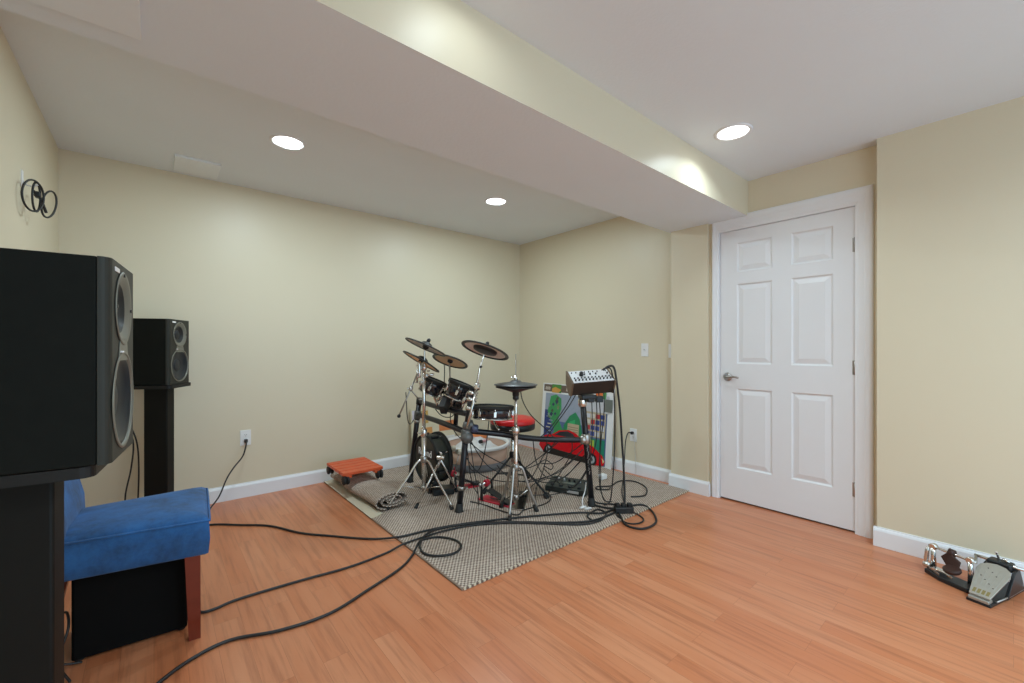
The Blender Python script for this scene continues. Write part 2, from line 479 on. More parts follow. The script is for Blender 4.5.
# ------------------------------------------------------------------ speakers on stands
def speaker(near, base, e, label, slabel, plabel, cs=0., cw=.045):
    """base = near lower front corner, e = direction along the baffle (to its far edge)"""
    W, H, D = .250, .414, .352
    e = V((*e, 0)).normalized(); n = V((e.y, -e.x, 0))        # n = baffle normal
    base = V(base); up = V((0, 0, 1))
    P = lambda a, d, z: base + e * a - n * d + up * z       # a along, d depth behind the baffle, z height
    ctr = P(W / 2, D / 2, 0)
    t = thing('speaker', label, 'speaker', ctr)
    m = MB()   # cabinet
    m.prism([P(.0015, .021, 0), P(W - .0015, .021, 0), P(W - .0015, D, 0), P(.0015, D, 0)], (0, 0, H), .003)
    m.build('cabinet', 'cab', t)
    # baffle with rounded vertical edges, bored for the two drivers
    m = MB(); R = .018; pts = []; BT = .020
    for k in range(7):
        a = math.pi / 2 * k / 6; pts.append(P(R - R * math.cos(a), R - R * math.sin(a), 0))
    for k in range(7):
        a = math.pi / 2 * k / 6; pts.append(P(W - R + R * math.sin(a), R - R * math.cos(a), 0))
    pts += [P(W, BT, 0), P(0, BT, 0)]
    m.prism(pts, (0, 0, H))
    b = m.build('baffle', 'baffle', t)
    TZ, WZ, TRr, WRr = .319, .119, .078, .104
    CA = W / 2 - (.010 if near else .002); tc = P(CA, 0, TZ); wc = P(CA, 0, WZ)
    cut = []
    for c_, r_ in ((tc, TRr - .004), (wc, WRr - .004)):
        q = MB(); q.cyl(c_ + n * .03, c_ - n * .0185, r_, 48)
        o_ = q.build('cutter', 'baffle'); o_.data.transform(Matrix.Translation(-V(t.location))); o_.location = t.location; cut.append(o_)
        md = b.modifiers.new('bore', 'BOOLEAN'); md.object = o_; md.operation = 'DIFFERENCE'; md.solver = 'EXACT'
    bpy.context.view_layer.update()
    dg_ = bpy.context.evaluated_depsgraph_get()
    nm_ = bpy.data.meshes.new_from_object(b.evaluated_get(dg_)); b.modifiers.clear(); b.data = nm_
    for o_ in cut: bpy.data.objects.remove(o_)
    m = MB()   # flared waveguide
    m.lathe(tc, n, [(TRr, .0005), (TRr + .003, .002), (TRr, .0035), (TRr * .92, .002), (TRr * .80, -.002), (TRr * .68, -.006)], 48, cap0=False, cap1=False)
    tw = m.build('tweeter_waveguide', 'bafflering', t)
    m = MB(); m.lathe(tc, n, [(TRr * .69, -.0055), (TRr * .60, -.010), (TRr * .50, -.014), (TRr * .36, -.0172)], 48, cap0=False, cap1=False); m.build('throat', 'castblack', tw)
    m = MB(); m.lathe(tc, n, [(TRr * .38, -.0174), (TRr * .33, -.015), (TRr * .26, -.012), (TRr * .13, -.010), (.001, -.009)], 32, cap0=False)
    m.build('tweeter_dome', 'cone', tw)
    for a in (0, 90, 180):
        d = (e * math.cos(math.radians(a)) + up * math.sin(math.radians(a))) * TRr * .95
        MB().cyl(tc + d + n * .001, tc + d + n * .0045, .004, 8).build('screw', 'castblack', tw)
    m = MB(); m.lathe(wc, n, [(WRr - .003, .0), (WRr + .003, .001), (WRr + .002, .003), (WRr - .004, .0035), (WRr - .006, -.004)], 56, cap0=False, cap1=False)
    wo = m.build('woofer_ring', 'bafflering', t)
    m = MB(); m.lathe(wc, n, [(WRr - .0045, -.006), (WRr * .93, -.001), (WRr * .87, -.0005), (WRr * .80, -.007), (WRr * .55, -.0135), (WRr * .36, -.0174)], 56, cap0=False, cap1=False)
    m.lathe(wc, n, [(WRr * .37, -.0174), (WRr * .33, -.014), (WRr * .18, -.012), (.001, -.011)], 24, cap0=False)
    m.build('woofer_cone', 'cone', wo)
    # little plate joining both rings
    m = MB(); m.prism([P(CA - .05, -.0008, .205), P(CA + .05, -.0008, .205), P(CA + .035, -.0008, .252), P(CA - .035, -.0008, .252)], n * .001)
    m.build('bridge_plate', 'bafflering', t)
    m = MB()
    m.box(P(W / 2 - .04, -.002, .224), (.012, .004, .009), Matrix((e, up, n)).transposed() if False else frame_from(n), .001)
    m.build('power_light', 'plate', t)
    m = MB(); m.prism([P(.036, -.0002, .392), P(.075, -.0002, .392), P(.075, -.0002, .401), P(.036, -.0002, .401)], n * .0015)
    m.build('badge', 'plate', t)
    # ---- stand
    zt = base.z
    s = thing('speaker_stand', slabel, 'speaker stand', (ctr.x, ctr.y, 0))
    m = MB(); hw, hd = (.118, .150) if near else (.130, .186)
    Q = lambda a, d, z: V((ctr.x, ctr.y, 0)) + e * a - n * d + up * z
    rp = []
    for (sa, sd, a0) in ((1, -1, 0), (1, 1, 90), (-1, 1, 180), (-1, -1, 270)):
        for k in range(5):
            ang = math.radians(a0 - 90 + 90 * k / 4)
            rp.append(Q(sa * (hw - .02) + .02 * math.cos(ang), sd * (hd - .02) + .02 * math.sin(ang), zt - .024))
    m.prism(rp, (0, 0, .022)); m.build('top_plate', 'plateblack', s)
    m = MB(); m.prism([Q(-cw, -.075 - cs, .02), Q(cw, -.075 - cs, .02), Q(cw, .055 - cs, .02), Q(-cw, .055 - cs, .02)], (0, 0, zt - .044), .006)
    m.build('column', plabel, s)
    m = MB(); m.prism([Q(-.13, -.17, .0), Q(.13, -.17, .0), Q(.13, .16, .0), Q(-.13, .16, .0)], (0, 0, .02), .004)
    m.build('base_plate', 'blackpaint', s)
    return t
M['column'] = mat('stand_column_grey', (.005, .0048, .004), .55, var=.1, spec=.2)
speaker(True, (-.066, 1.166, .925), (math.cos(math.radians(83.4)), math.sin(math.radians(83.4))),
        'large black studio speaker in the left foreground, closest to the camera',
        'black column speaker stand in the left foreground, in front of the blue chair', 'column', .0, .036)
speaker(False, (.0725, 3.404, .928), (math.cos(math.radians(62.75)), math.sin(math.radians(62.75))),
        'smaller looking black studio speaker farther back by the long wall',
        'black column speaker stand against the back wall, behind the blue chair', 'column', .050, .042)

# ------------------------------------------------------------------ blue chair
cf = V((math.cos(math.radians(-3.5)), math.sin(math.radians(-3.5)), 0)); clf = V((-cf.y, cf.x, 0))
cO = V((.165, 2.315, 0))                       # centre of the front edge
C = lambda f, l, z: cO + cf * f + clf * l + V((0, 0, z))
ch = thing('dining_chair', 'blue velvet upholstered chair with cherry legs behind the near speaker', 'chair', C(-.22, 0, 0))
def chair_ring(z, g, fr, crown=0.):
    pts = []
    pl = [(-.50, -.175), (.018, -.237), (.018, .237), (-.50, .175)]
    out = []
    n = 10
    for i in range(4):
        a, b = pl[i], pl[(i + 1) % 4]
        for k in range(n):
            t = k / n; out.append((a[0] + (b[0] - a[0]) * t, a[1] + (b[1] - a[1]) * t))
    cx = -.25
    for f, l in out:
        w = 1 - g / .25
        pts.append(C(cx + (f - cx) * w, l * w, z))
    return pts
m = MB()
m.rings([chair_ring(.333, .012, 0), chair_ring(.340, .002, 0), chair_ring(.40, -.003, 0), chair_ring(.462, 0, 0), chair_ring(.476, .004, 0), chair_ring(.487, .018, 0), chair_ring(.497, .05, 0), chair_ring(.505, .11, 0), chair_ring(.508, .20, 0)])
m.build('seat', 'velvet', ch)
seat = COL.objects['seat']
m = MB(); m.tube([p + V((0, 0, 0)) for p in chair_ring(.470, -.002, 0)], .0045, 6, 0, True); m.build('piping', 'velvet', seat)
m = MB()
bk = []
for z, f0, f1, hw in ((.34, -.50, -.42, .178), (.45, -.51, -.40, .182), (.55, -.53, -.405, .190), (.70, -.56, -.44, .196), (.86, -.59, -.485, .198), (.91, -.60, -.50, .195), (.925, -.59, -.52, .185)):
    r = []
    for (f, l) in ((f0, -1), (f1, -1), (f1 + .003, 0), (f1, 1), (f0, 1)):
        r.append(C(f + .006, l * hw, z))
    bk.append(r)
m.rings(bk, smooth=False); bo = m.build('backrest', 'velvet', ch)
bv = bo.modifiers.new('bevel', 'BEVEL'); bv.width = .02; bv.segments = 3; bv.limit_method = 'ANGLE'
def leg(a, b, wa, wb):
    m = MB(); a, b = V(a), V(b)
    m.rings([[p + cf * (sx * w) + clf * (sy * w) for sx, sy in ((-1, -1), (1, -1), (1, 1), (-1, 1))] for p, w in ((b, wb), (a, wa))], smooth=False)
    m.build('leg', 'cherry', ch)
leg(C(-.035, -.197, .345), C(-.028, -.197, 0), .025, .019)
leg(C(-.035, .197, .345), C(-.028, .197, 0), .025, .019)
leg(C(-.44, -.155, .345), C(-.50, -.155, 0), .024, .018)
leg(C(-.44, .155, .345), C(-.50, .155, 0), .024, .018)

# subwoofer under the chair
m = MB(); sp = [(-.232, 2.232), (.105, 2.207), (.125, 2.445), (-.212, 2.470)]
sub = thing('subwoofer', 'black subwoofer box on the floor beneath the blue chair', 'subwoofer', (-.06, 2.34, 0))
m.prism([(x, y, .006) for x, y in sp], (0, 0, .306), .006); m.build('cabinet', 'subwoofer', sub)
m = MB()
m.prism([(-.225, 2.2255, .010), (.098, 2.2015, .010), (.0985, 2.2075, .010), (-.2245, 2.2315, .010)], (0, 0, .297), .002); m.build('grille', 'subwoofer', sub)
for q in sp:
    p = V((*q, 0)); p = p + (V((-.054, 2.338, 0)) - p) * .12
    MB().lathe(p, (0, 0, 1), [(.014, 0), (.016, .008)], 12).build('foot', 'rubber', sub)

# ------------------------------------------------------------------ rug
RX0, RX1, RY0, RY1 = 1.128, 3.305, 1.700, 3.850
rug = thing('area_rug', 'beige and brown woven rug under the drum kit', 'rug', (2.2, 2.8, 0))
m = MB()
nx, ny = 60, 60
m.box2((RX0, RY0, .0005), (RX1, RY1, .010), .003); m.build('woven_field', 'rug', rug)
m = MB()
# bound edge: row of short stitches along the two free sides
for i in range(150):
    x = RX0 + (RX1 - RX0) * (i + .5) / 150
    if i % 2: m.box((x, RY0 - .003, .0065 + random.uniform(-.001, .001)), (.011, .007, .009), None)
m.build('edge_stitching', mat('edge_stitch_dark', srgb('#77645a'), .9), rug)
m = MB()
for i in range(150):
    x = RX0 + (RX1 - RX0) * (i + .5) / 150
    if not i % 2: m.box((x, RY0 - .0025, .0065), (.013, .008, .010), None)
m.build('edge_loops', 'backing', rug)
m = MB(); m.tube([(RX0 - .003, RY0 + .0 + i * .05, .005 + .001 * math.sin(i * 2.1)) for i in range(44)], .0055, 6)
m.build('side_binding', mat('side_binding_brown', srgb('#8d7a6b'), .9), rug)

# rolled carpet remnant on the rug's left side
roll = thing('rolled_carpet', 'rolled up end of woven carpet lying on the rug, orange dolly on top', 'rolled carpet', (1.35, 3.3, .0105))
def spiral(y):
    pts = []
    turns = 2.6; N = 90
    for i in range(N + 1):
        t = i / N
        a = -math.pi * .62 - t * turns * 2 * math.pi
        rx = .140 * (1 - t * .80); rz = .062 * (1 - t * .80)
        pts.append((1.300 + rx * math.cos(a) + .008 * math.sin(y * 9), rz * math.sin(a) + .074))
    return pts
m = MB(); me_uv = []
ysr = [2.86 + (3.80 - 2.86) * i / 24 for i in range(25)]
sec = []
for y in ysr:
    k = .5 + .5 * math.tanh((y - 3.25) * 6)            # flatter and wider under the dolly
    pts = spiral(y)
    tail = [(1.12 + .16 * i / 8, .0125 + .002 * math.sin(i * 1.1)) for i in range(3)]
    q = []
    for (x, z) in pts:
        q.append((1.300 + (x - 1.300) * (1 + .10 * k), y + .03 * (x - 1.3), .0112 + (z - .012) * (1 - .13 * k)))
    sec.append(q)
TH = .007
uvl = m.bm.loops.layers.uv.new('UVMap')
def off_curve(q, d):
    out = []
    for i in range(len(q)):
        a, b = q[max(0, i - 1)], q[min(len(q) - 1, i + 1)]
        tx, tz = b[0] - a[0], b[2] - a[2]; l = math.hypot(tx, tz) or 1
        out.append((q[i][0] - tz / l * d, q[i][1], q[i][2] + tx / l * d))
    return out
grid_o = [[m.bm.verts.new(p) for p in q] for q in sec]
grid_i = [[m.bm.verts.new(p) for p in off_curve(q, -TH)] for q in sec]
arc = [0]
for i in range(1, len(sec[0])):
    arc.append(arc[-1] + math.hypot(sec[0][i][0] - sec[0][i - 1][0], sec[0][i][2] - sec[0][i - 1][2]))
def quad(vs, us, mi=0):
    f = m.bm.faces.new(vs); f.smooth = True; f.material_index = mi
    for lp, u in zip(f.loops, us): lp[uvl].uv = u
for g, mi in ((grid_o, 0), (grid_i, 1)):
    for j in range(len(g) - 1):
        for i in range(len(g[0]) - 1):
            quad((g[j][i], g[j][i + 1], g[j + 1][i + 1], g[j + 1][i]), ((ysr[j], arc[i]), (ysr[j], arc[i + 1]), (ysr[j + 1], arc[i + 1]), (ysr[j + 1], arc[i])), mi)
for j in (0, len(ysr) - 1):
    for i in range(len(arc) - 1):
        quad((grid_o[j][i], grid_o[j][i + 1], grid_i[j][i + 1], grid_i[j][i]), ((0, arc[i]), (0, arc[i + 1]), (.006, arc[i + 1]), (.006, arc[i])), 0)
m.build('roll', ['rugroll', 'rugroll'], roll)
m = MB()
rr = []
for i in range(25):
    y = 2.80 + 1.04 * i / 24
    w = .012 * math.sin(i * .9)
    rr.append([(1.118, y, .0108), (1.165, y, .0160 + .004 * math.sin(i * .7)), (1.205 + w * .3, y + .02, .016), (1.205 + w * .3, y + .02, .0112), (1.165, y, .0112)])
m.rings(rr, smooth=False); fo = m.build('folded_backing', 'backing', roll); fo['label'] = 'pale backing strip'

# orange slatted dolly
dx0, dx1, dy0, dy1, dz = 1.090, 1.405, 3.270, 3.680, .198
d = thing('plant_dolly', 'orange slatted wooden dolly with black casters on the rolled carpet', 'dolly', (1.25, 3.47, .118))
for i in range(5):
    y = dy0 + (dy1 - dy0) * (i + .5) / 5
    MB().box(((dx0 + dx1) / 2, y, dz), (dx1 - dx0, (dy1 - dy0) / 5 - .010, .022), None, .003).build('slat', 'orangewood', d)
for x in (dx0 + .045, dx1 - .045):
    MB().box((x, (dy0 + dy1) / 2, dz - .0205), (.045, dy1 - dy0 - .01, .019), None, .002).build('cross_bar', 'orangewood', d)
for x in (dx0 + .025, dx1 - .025):
    for y in (dy0 + .02, dy1 - .02):
        q = MB(); cz = .150
        for s_ in (-.014, .014):
            q.lathe((x + s_ - .009, y, cz), (1, 0, 0), [(.004, 0), (.030, .001), (.034, .005), (.034, .013), (.030, .017), (.004, .018)], 20)
        q.cyl((x, y, cz), (x, y, dz - .011), .009, 10)
        q.box((x, y, cz + .016), (.012, .040, .034), None, .003)
        q.build('caster', 'rubber', d)

# ------------------------------------------------------------------ helpers in drum kit
Z0 = .0105       # top of the rug
fwd = V((math.cos(math.radians(49.74)), math.sin(math.radians(49.74)), 0)); rgt = V((fwd.y, -fwd.x, 0)); up = V((0, 0, 1))
def foot(p, d, r=.016, h=.035):
    """black rubber boot at the end p of a leg whose direction (upwards) is d"""
    d = V(d).normalized(); p = V(p)
    return MB().lathe(p, d, [(r * 1.15, 0), (r * 1.15, .006), (r, .012), (r * .85, h)], 14)
def wingnut(m, c, d, r=.006):
    c, d = V(c), V(d).normalized(); F = frame_from(d)
    m.cyl(c - d * .008, c + d * .012, r, 8)
    for s in (-1, 1):
        a = F @ V((s * .018, 0, .010)); m.tube([c, c + F @ V((s * .012, 0, .003)), c + a], [.004, .004, .003], 6)

# ---- rack
rack = thing('drum_rack', 'black tubular drum rack with grey joints on the rug', 'drum rack', (1.9, 2.5, Z0))
P1b, P1t = V((1.68, 3.353, Z0)), V((1.735, 3.285, .735))
P2b, P2t = V((1.636, 2.519, Z0)), V((1.675, 2.49, .56))
P2u = V((1.735, 2.50, .87))
P3b, P3t = V((2.438, 1.988, Z0)), V((2.386, 2.035, .80))
def rack_post(a, b, r=.0215):
    d = (b - a).normalized()
    o = MB().cyl(a + d * .04, b, r, 18).build('post', 'blackpaint', rack)
    foot(a, d, .027, .06).build('foot', 'rubber', o)
rack_post(P1b, P1t); rack_post(P2b, P2t); rack_post(P3b, P3t)
MB().cyl(P2t, P2u, .0205, 18).build('post_extension', 'blackpaint', rack)
bars = [([P1t.lerp(P1b, .20), V((1.70, 2.9, .585)), P2t + V((.01, .02, .005))], 'lower_bar'),
        ([P1t - V((0, 0, .03)), V((1.72, 2.9, .69)), P2t.lerp(P2u, .42)], 'upper_bar'),
        ([P2t + V((.03, -.02, .015)), V((1.885, 2.375, .545)), V((2.045, 2.248, .515)), V((2.215, 2.120, .500)), V((2.405, 2.017, .49))], 'front_bar')]
for pts, nm in bars:
    MB().tube(pts, .0205, 16, 8).build(nm, 'blackpaint', rack)
MB().cyl((1.735, 2.72, .575), (1.745, 2.72, .69), .017, 12).build('upright', 'blackpaint', rack)
def joint(c, d, r, l, name='joint'):
    d = V(d).normalized()
    m = MB(); m.lathe(V(c) - d * l / 2, d, [(r * .8, 0), (r, .008), (r, l - .008), (r * .8, l)], 20)
    return m
q = joint(P2t + V((0, 0, -.01)), P2t - P2b, .036, .075); q.sphere(P2t + V((.004, -.006, -.028)), .046)
q.build('joint', 'pewter', rack)
q = joint(P2t + V((.02, -.006, .055)), (.6, -.4, .15), .033, .07); q.sphere(P2t + V((.015, .0, .045)), .038); q.build('joint', 'pewter', rack)
q = joint(P2t + V((.048, -.035, .032)), bars[2][0][1] - bars[2][0][0], .030, .05); q.build('joint_cap', mat('joint_cap_bluegrey', srgb('#4a5068'), .4, .2), rack)
q = joint(P1t.lerp(P1b, .20), P1t - P1b, .030, .07); q.build('joint', 'pewter', rack)
q = joint(P1t - V((0, 0, .03)), P1t - P1b, .029, .06); q.build('joint', 'castblack', rack)
q = joint(P3b.lerp(P3t, .615), P3t - P3b, .032, .075); q.sphere(V((2.385, 2.027, .49)), .033); q.build('joint', 'steel', rack)
q = joint(P2b.lerp(P2t, .30), P2t - P2b, .027, .03); wingnut(q, P2b.lerp(P2t, .30) + V((.03, -.02, 0)), (1, -.5, 0)); q.build('collar', 'steel', rack)
q = joint(P1b.lerp(P1t, .72), P1t - P1b, .026, .03); q.build('collar', 'steel', rack)
q = MB()
for i in range(26):      # perforated cable clips along the right post
    pp = P3b.lerp(P3t, .30 + .29 * i / 26); q.sphere(pp + V((-.013, -.017, 0)) + rgt * random.uniform(-.006, .006), .0045, u=6, v=4)
q.build('cable_clip', 'steel', rack)
for (c, dd) in ((P2t.lerp(P2u, .55), (.6, -.8, 0)), (P2t.lerp(P2u, .75), (.6, -.8, .2)), (P2t.lerp(P2u, .9), (.6, -.8, 0))):
    q = joint(c, P2u - P2t, .028, .030); wingnut(q, c + V(dd) * .035, dd); q.tube([c, c + rgt * .03, c + rgt * .035 + V((0, 0, -.02))], .008, 8)
    q.build('clamp', 'chrome', rack)

# ---- cymbal pads
def cymbal(label, c, nrm, R, under, nut=True, cup=.15):
    c, n = V(c), V(nrm).normalized()
    t = thing('cymbal_pad', label, 'cymbal', c, 'electronic cymbal pads')
    m = MB(); m.lathe(c, n, [(R * .985, -.004), (R, .000), (R * .985, .005), (R * .6, .014), (R * .28, .022), (R * .22, .034), (R * .10, .042), (.006, .043)], 48, cap0=False)
    m.lathe(c, n, [(R * .985, -.004), (R * .86, -.003), (R * .855, .001)], 48, cap0=False, cap1=False)
    m.build('bow', 'padtop', t)
    m = MB(); m.lathe(c, n, [(R * .86, .0015), (R * .5, .009), (R * .30, .012)], 48, cap0=False)
    m.build('underside', under, t)
    m = MB(); m.lathe(c, n, [(R * cup, .010), (R * cup * .96, -.006), (R * cup * .6, -.012), (.004, -.014)], 32, cap0=False)
    m.build('trigger_cup', 'black', t)
    if nut:
        m = MB(); m.cyl(c + n * .040, c + n * .072, .006, 8); m.lathe(c + n * .045, n, [(.012, 0), (.015, .006), (.012, .022), (.005, .026)], 12)
        m.build('wing_nut', 'black', t)
    return t
CR = V((1.847, 2.498, 1.140)); CRn = (.396, .019, .917)
cymbal('large tilted cymbal pad with pink underside, rightmost of the high cymbals', CR, CRn, .182, 'pink', cup=.50)
RD_ = V((1.815, 2.925, 1.052)); RDn = (.405, .092, .90)
cymbal('orange-bellied cymbal pad above the black toms', RD_, RDn, .148, 'orange_under', nut=False)
CT = V((1.54, 2.824, 1.165)); CTn = (.368 + .045, -.155 + .055, .91)
cymbal('topmost cymbal pad on the left tripod stand, nearly edge on', CT, CTn, .162, 'pink')
CM = V((1.548, 2.905, 1.055)); CMn = (.431 + .08, -.234 + .095, .86)
cymbal('steeply tilted cymbal pad just under the topmost one', CM, CMn, .158, 'orange_under', nut=False)

# crash arm (clamped to the rack)
ar = thing('cymbal_boom', 'chrome curved boom arm carrying the pink-bellied cymbal', 'cymbal arm', (1.674, 2.47, .60))
MB().cyl((1.662, 2.455, .60), (1.752, 2.462, .886), .0105, 12).build('lower_tube', 'chrome', ar)
nC = V(CRn).normalized()
MB().tube([(1.752, 2.470, .875), (1.778, 2.486, .95), (1.800, 2.494, 1.02), (1.825, 2.497, 1.075), CR - nC * .022], [.010, .009, .007, .0055, .005], 10, 6).build('curved_tube', 'chrome', ar)
q = joint((1.756, 2.468, .886), (.3, .1, 1), .022, .05); q.box((1.752, 2.466, .886), (.075, .03, .03), frame_from((0, 0, 1), rgt), .004); q.build('clamp', 'chrome', ar)
q = MB(); wingnut(q, (1.800, 2.480, 1.025), (-.76, .65, .1)); q.cyl((1.806, 2.497, 1.02), (1.80, 2.48, 1.025), .008, 8); q.build('wing_nut', 'black', ar)

# ride arm
ra = thing('cymbal_boom', 'thin dark rod holding the orange-bellied cymbal above the toms', 'cymbal arm', (1.72, 2.9, .73))
nR = V(RDn).normalized()
MB().tube([(1.722, 2.88, .712), (1.775, 2.87, .85), (1.800, 2.905, .98), RD_ - nR * .02], .0065, 8, 5).build('rod', 'steel', ra)
MB().tube([(1.765, 2.93, .86), (1.775, 2.945, .94), (1.782, 2.955, 1.0), RD_ - nR * .02 + V((-.03, .03, -.01))], .004, 8, 5).build('cable', 'cable', ra)

# ---- left tripod cymbal stand (stand A)
sa = thing('cymbal_stand', 'tall chrome double-braced tripod cymbal stand at the left of the kit', 'cymbal stand', (1.53, 2.83, Z0))
A0 = V((1.53, 2.83, 0))
MB().cyl(A0 + up * .10, A0 + up * .56, .0165, 16).build('lower_tube', 'chrome', sa)
MB().cyl(A0 + up * .50, A0 + up * 1.03, .0125, 14).build('upper_tube', 'chrome', sa)
q = joint(A0 + up * .53, up, .024, .06); wingnut(q, A0 + up * .53 - rgt * .035, -rgt); q.build('height_clamp', 'chrome', sa)
q = joint(A0 + up * .335, up, .026, .05); q.build('leg_collar', 'steel', sa)
q = joint(A0 + up * .125, up, .024, .03); q.build('brace_collar', 'steel', sa)
for F in ((1.265, 2.88), (1.62, 2.58), (1.705, 3.045)):
    e = V((*F, Z0)); h = A0 + up * .335; dr = (e - A0); dr.z = 0; dr.normalize()
    path = [h + dr * .024, h + dr * .06 - up * .03, h.lerp(e, .45) + dr * .02, e + up * .02]
    o = MB().tube(path, .0085, 8, 5).build('leg', 'chrome', sa)
    foot(e, h - e, .013, .035).build('foot', 'rubber', o)
    MB().cyl(A0 + up * .125 + dr * .02, h.lerp(e, .55) + dr * .012, .004, 6).build('brace', 'chrome', sa)
q = joint(A0 + up * 1.02, up, .021, .05); q.box(A0 + up * 1.035, (.05, .028, .034), frame_from(up, rgt), .004); wingnut(q, A0 + up * 1.03 - rgt * .045, -rgt); wingnut(q, A0 + up * .99 + rgt * .03, rgt); q.build('tilter', 'chrome', sa)
q = MB(); q.box(A0 + up * .955 + rgt * .012, (.045, .030, .030), frame_from(up, rgt), .004); q.cyl(A0 + up * .955, A0 + up * .955 + rgt * .075 + up * .01, .009, 10); wingnut(q, A0 + up * .955 + rgt * .05, fwd * -1, .005); q.build('multi_clamp', 'chrome', sa)
q = MB(); q.box(A0 + up * .905 - rgt * .018, (.070, .026, .026), frame_from(up, rgt), .004); wingnut(q, A0 + up * .905 - rgt * .055, -rgt); q.cyl(A0 + up * .905 - rgt * .05, A0 + up * 1.0 - rgt * .05, .008, 8); q.build('multi_clamp', 'chrome', sa)
MB().tube([A0 + up * 1.04, A0 + up * 1.09 + V((.004, -.002, 0)), CT - V(CTn).normalized() * .018], .006, 8, 4).build('cymbal_rod', 'chrome', sa)
hub = A0 + up * 1.0 - rgt * .035
q = joint(hub, up, .014, .12); q.build('second_tube', 'chrome', sa)
MB().tube([hub + up * .02, hub + up * .055 + fwd * .03, CM - V(CMn).normalized() * .018], .006, 8, 4).build('boom_rod', 'chrome', sa)
tip = V((1.323, 2.811, .678))
bo = MB().tube([hub + up * .0, tip], .0055, 8).build('boom_arm', 'steel', sa)
MB().sphere(tip, .013, u=10, v=8).build('boom_tip', 'rubber', bo)
q = joint(hub.lerp(tip, .42), tip - hub, .013, .035); wingnut(q, hub.lerp(tip, .42) - rgt * .015, -rgt); q.build('boom_clamp', 'steel', sa)
MB().cyl(hub.lerp(tip, .44), (1.49, 2.83, .78), .005, 8).build('boom_strut', 'steel', sa)
MB().cyl((1.49, 2.83, .78), A0 + up * .78, .007, 8).build('strut_clamp', 'steel', sa)

# ---- kick pad
K = V((1.690, 3.005, .285)); KR = .192
kd = thing('kick_drum_pad', 'black bass drum trigger pad with white lettering at the left of the kit', 'drum', (1.73, 3.0, Z0))
ax = V((1, 0, 0))
m = MB(); m.lathe(K - ax * .050, ax, [(KR * .93, 0), (KR * .95, .004), (KR * .95, .115), (KR * .93, .119)], 48); m.build('shell', 'olive', kd)
m = MB(); m.lathe(K + ax * .05, ax, [(KR * .93, 0), (KR * 1.02, .0), (KR * 1.03, .012), (KR * 1.03, .03), (KR * .99, .034), (KR * .93, .022)], 48, cap0=False, cap1=False); m.build('hoop', 'rubber', kd)
m = MB(); m.lathe(K + ax * .068, ax, [(KR * .94, 0), (KR * .9, .003), (.01, .005)], 40, cap0=False); m.build('head', 'mesh_head', kd)
m = MB(); m.lathe(K - ax * .058, ax, [(KR * .97, 0), (KR * .97, .010)], 48, cap0=False, cap1=False); m.torus(K - ax * .053, ax, KR * .95, .009, 48, 8); m.build('hoop', 'rubber', kd)
for i in range(8):
    a = 2 * math.pi * (i + .5) / 8; rd = V((0, math.cos(a), math.sin(a)))
    q = MB(); q.box(K + rd * KR * .985 - ax * .01, (.06, .022, .026), Matrix((ax, ax.cross(rd), rd)).transposed(), .004)
    lug = q.build('lug', 'castblack', kd)
    MB().cyl(K + rd * KR * .99 + ax * .01, K + rd * KR * .99 + ax * .06, .004, 6).build('tension_rod', 'chrome', lug)
m = MB(); m.box(K + V((-.055, -.01, .050)), (.006, .30, .075), None, .002); m.build('name_strip', 'black', kd)
tc = bpy.data.curves.new('name_lettering', 'FONT'); tc.body = 'Roland'; tc.size = .076; tc.extrude = .0008; tc.align_x = 'CENTER'; tc.align_y = 'CENTER'; tc.offset = .0012
to = bpy.data.objects.new('tmp_text', tc); COL.objects.link(to)
bpy.context.view_layer.update()
dg = bpy.context.evaluated_depsgraph_get()
tm = bpy.data.meshes.new_from_object(to.evaluated_get(dg)); bpy.data.objects.remove(to)
tm.transform(Matrix.Translation(K + V((-.0595, -.005, .050)) - V(kd.location)) @ Matrix(((0, 0, -1), (-1, 0, 0), (0, 1, 0))).to_4x4())
tm.materials.clear(); tm.materials.append(M['white'])
lo = bpy.data.objects.new('name_lettering', tm); COL.objects.link(lo); lo.parent = kd; lo['label'] = 'white Roland lettering'
# spur legs on the near side
hb = V((1.645, 2.785, .335))
q = joint(hb, rgt, .018, .06); wingnut(q, hb + up * .03, (.2, -.2, 1)); q.cyl(hb, K + V((-.03, -.16, .06)), .011, 10); q.build('spur_hub', 'chrome', kd)
for F in ((1.43, 2.77), (1.85, 2.88), (1.665, 2.99)):
    e = V((*F, Z0)); o = MB().tube([hb - up * .012, e + (hb - e).normalized() * .02], .0075, 8).build('leg', 'chrome', kd)
    foot(e, hb - e, .012, .035).build('foot', 'rubber', o)
m = MB(); m.prism([(1.65, 2.90, Z0), (1.80, 2.84, Z0), (1.85, 2.94, Z0), (1.70, 3.06, Z0)], (0, 0, .045), .006); m.box((1.70, 2.99, .085), (.05, .09, .10), None, .004); m.build('base', 'castblack', kd)

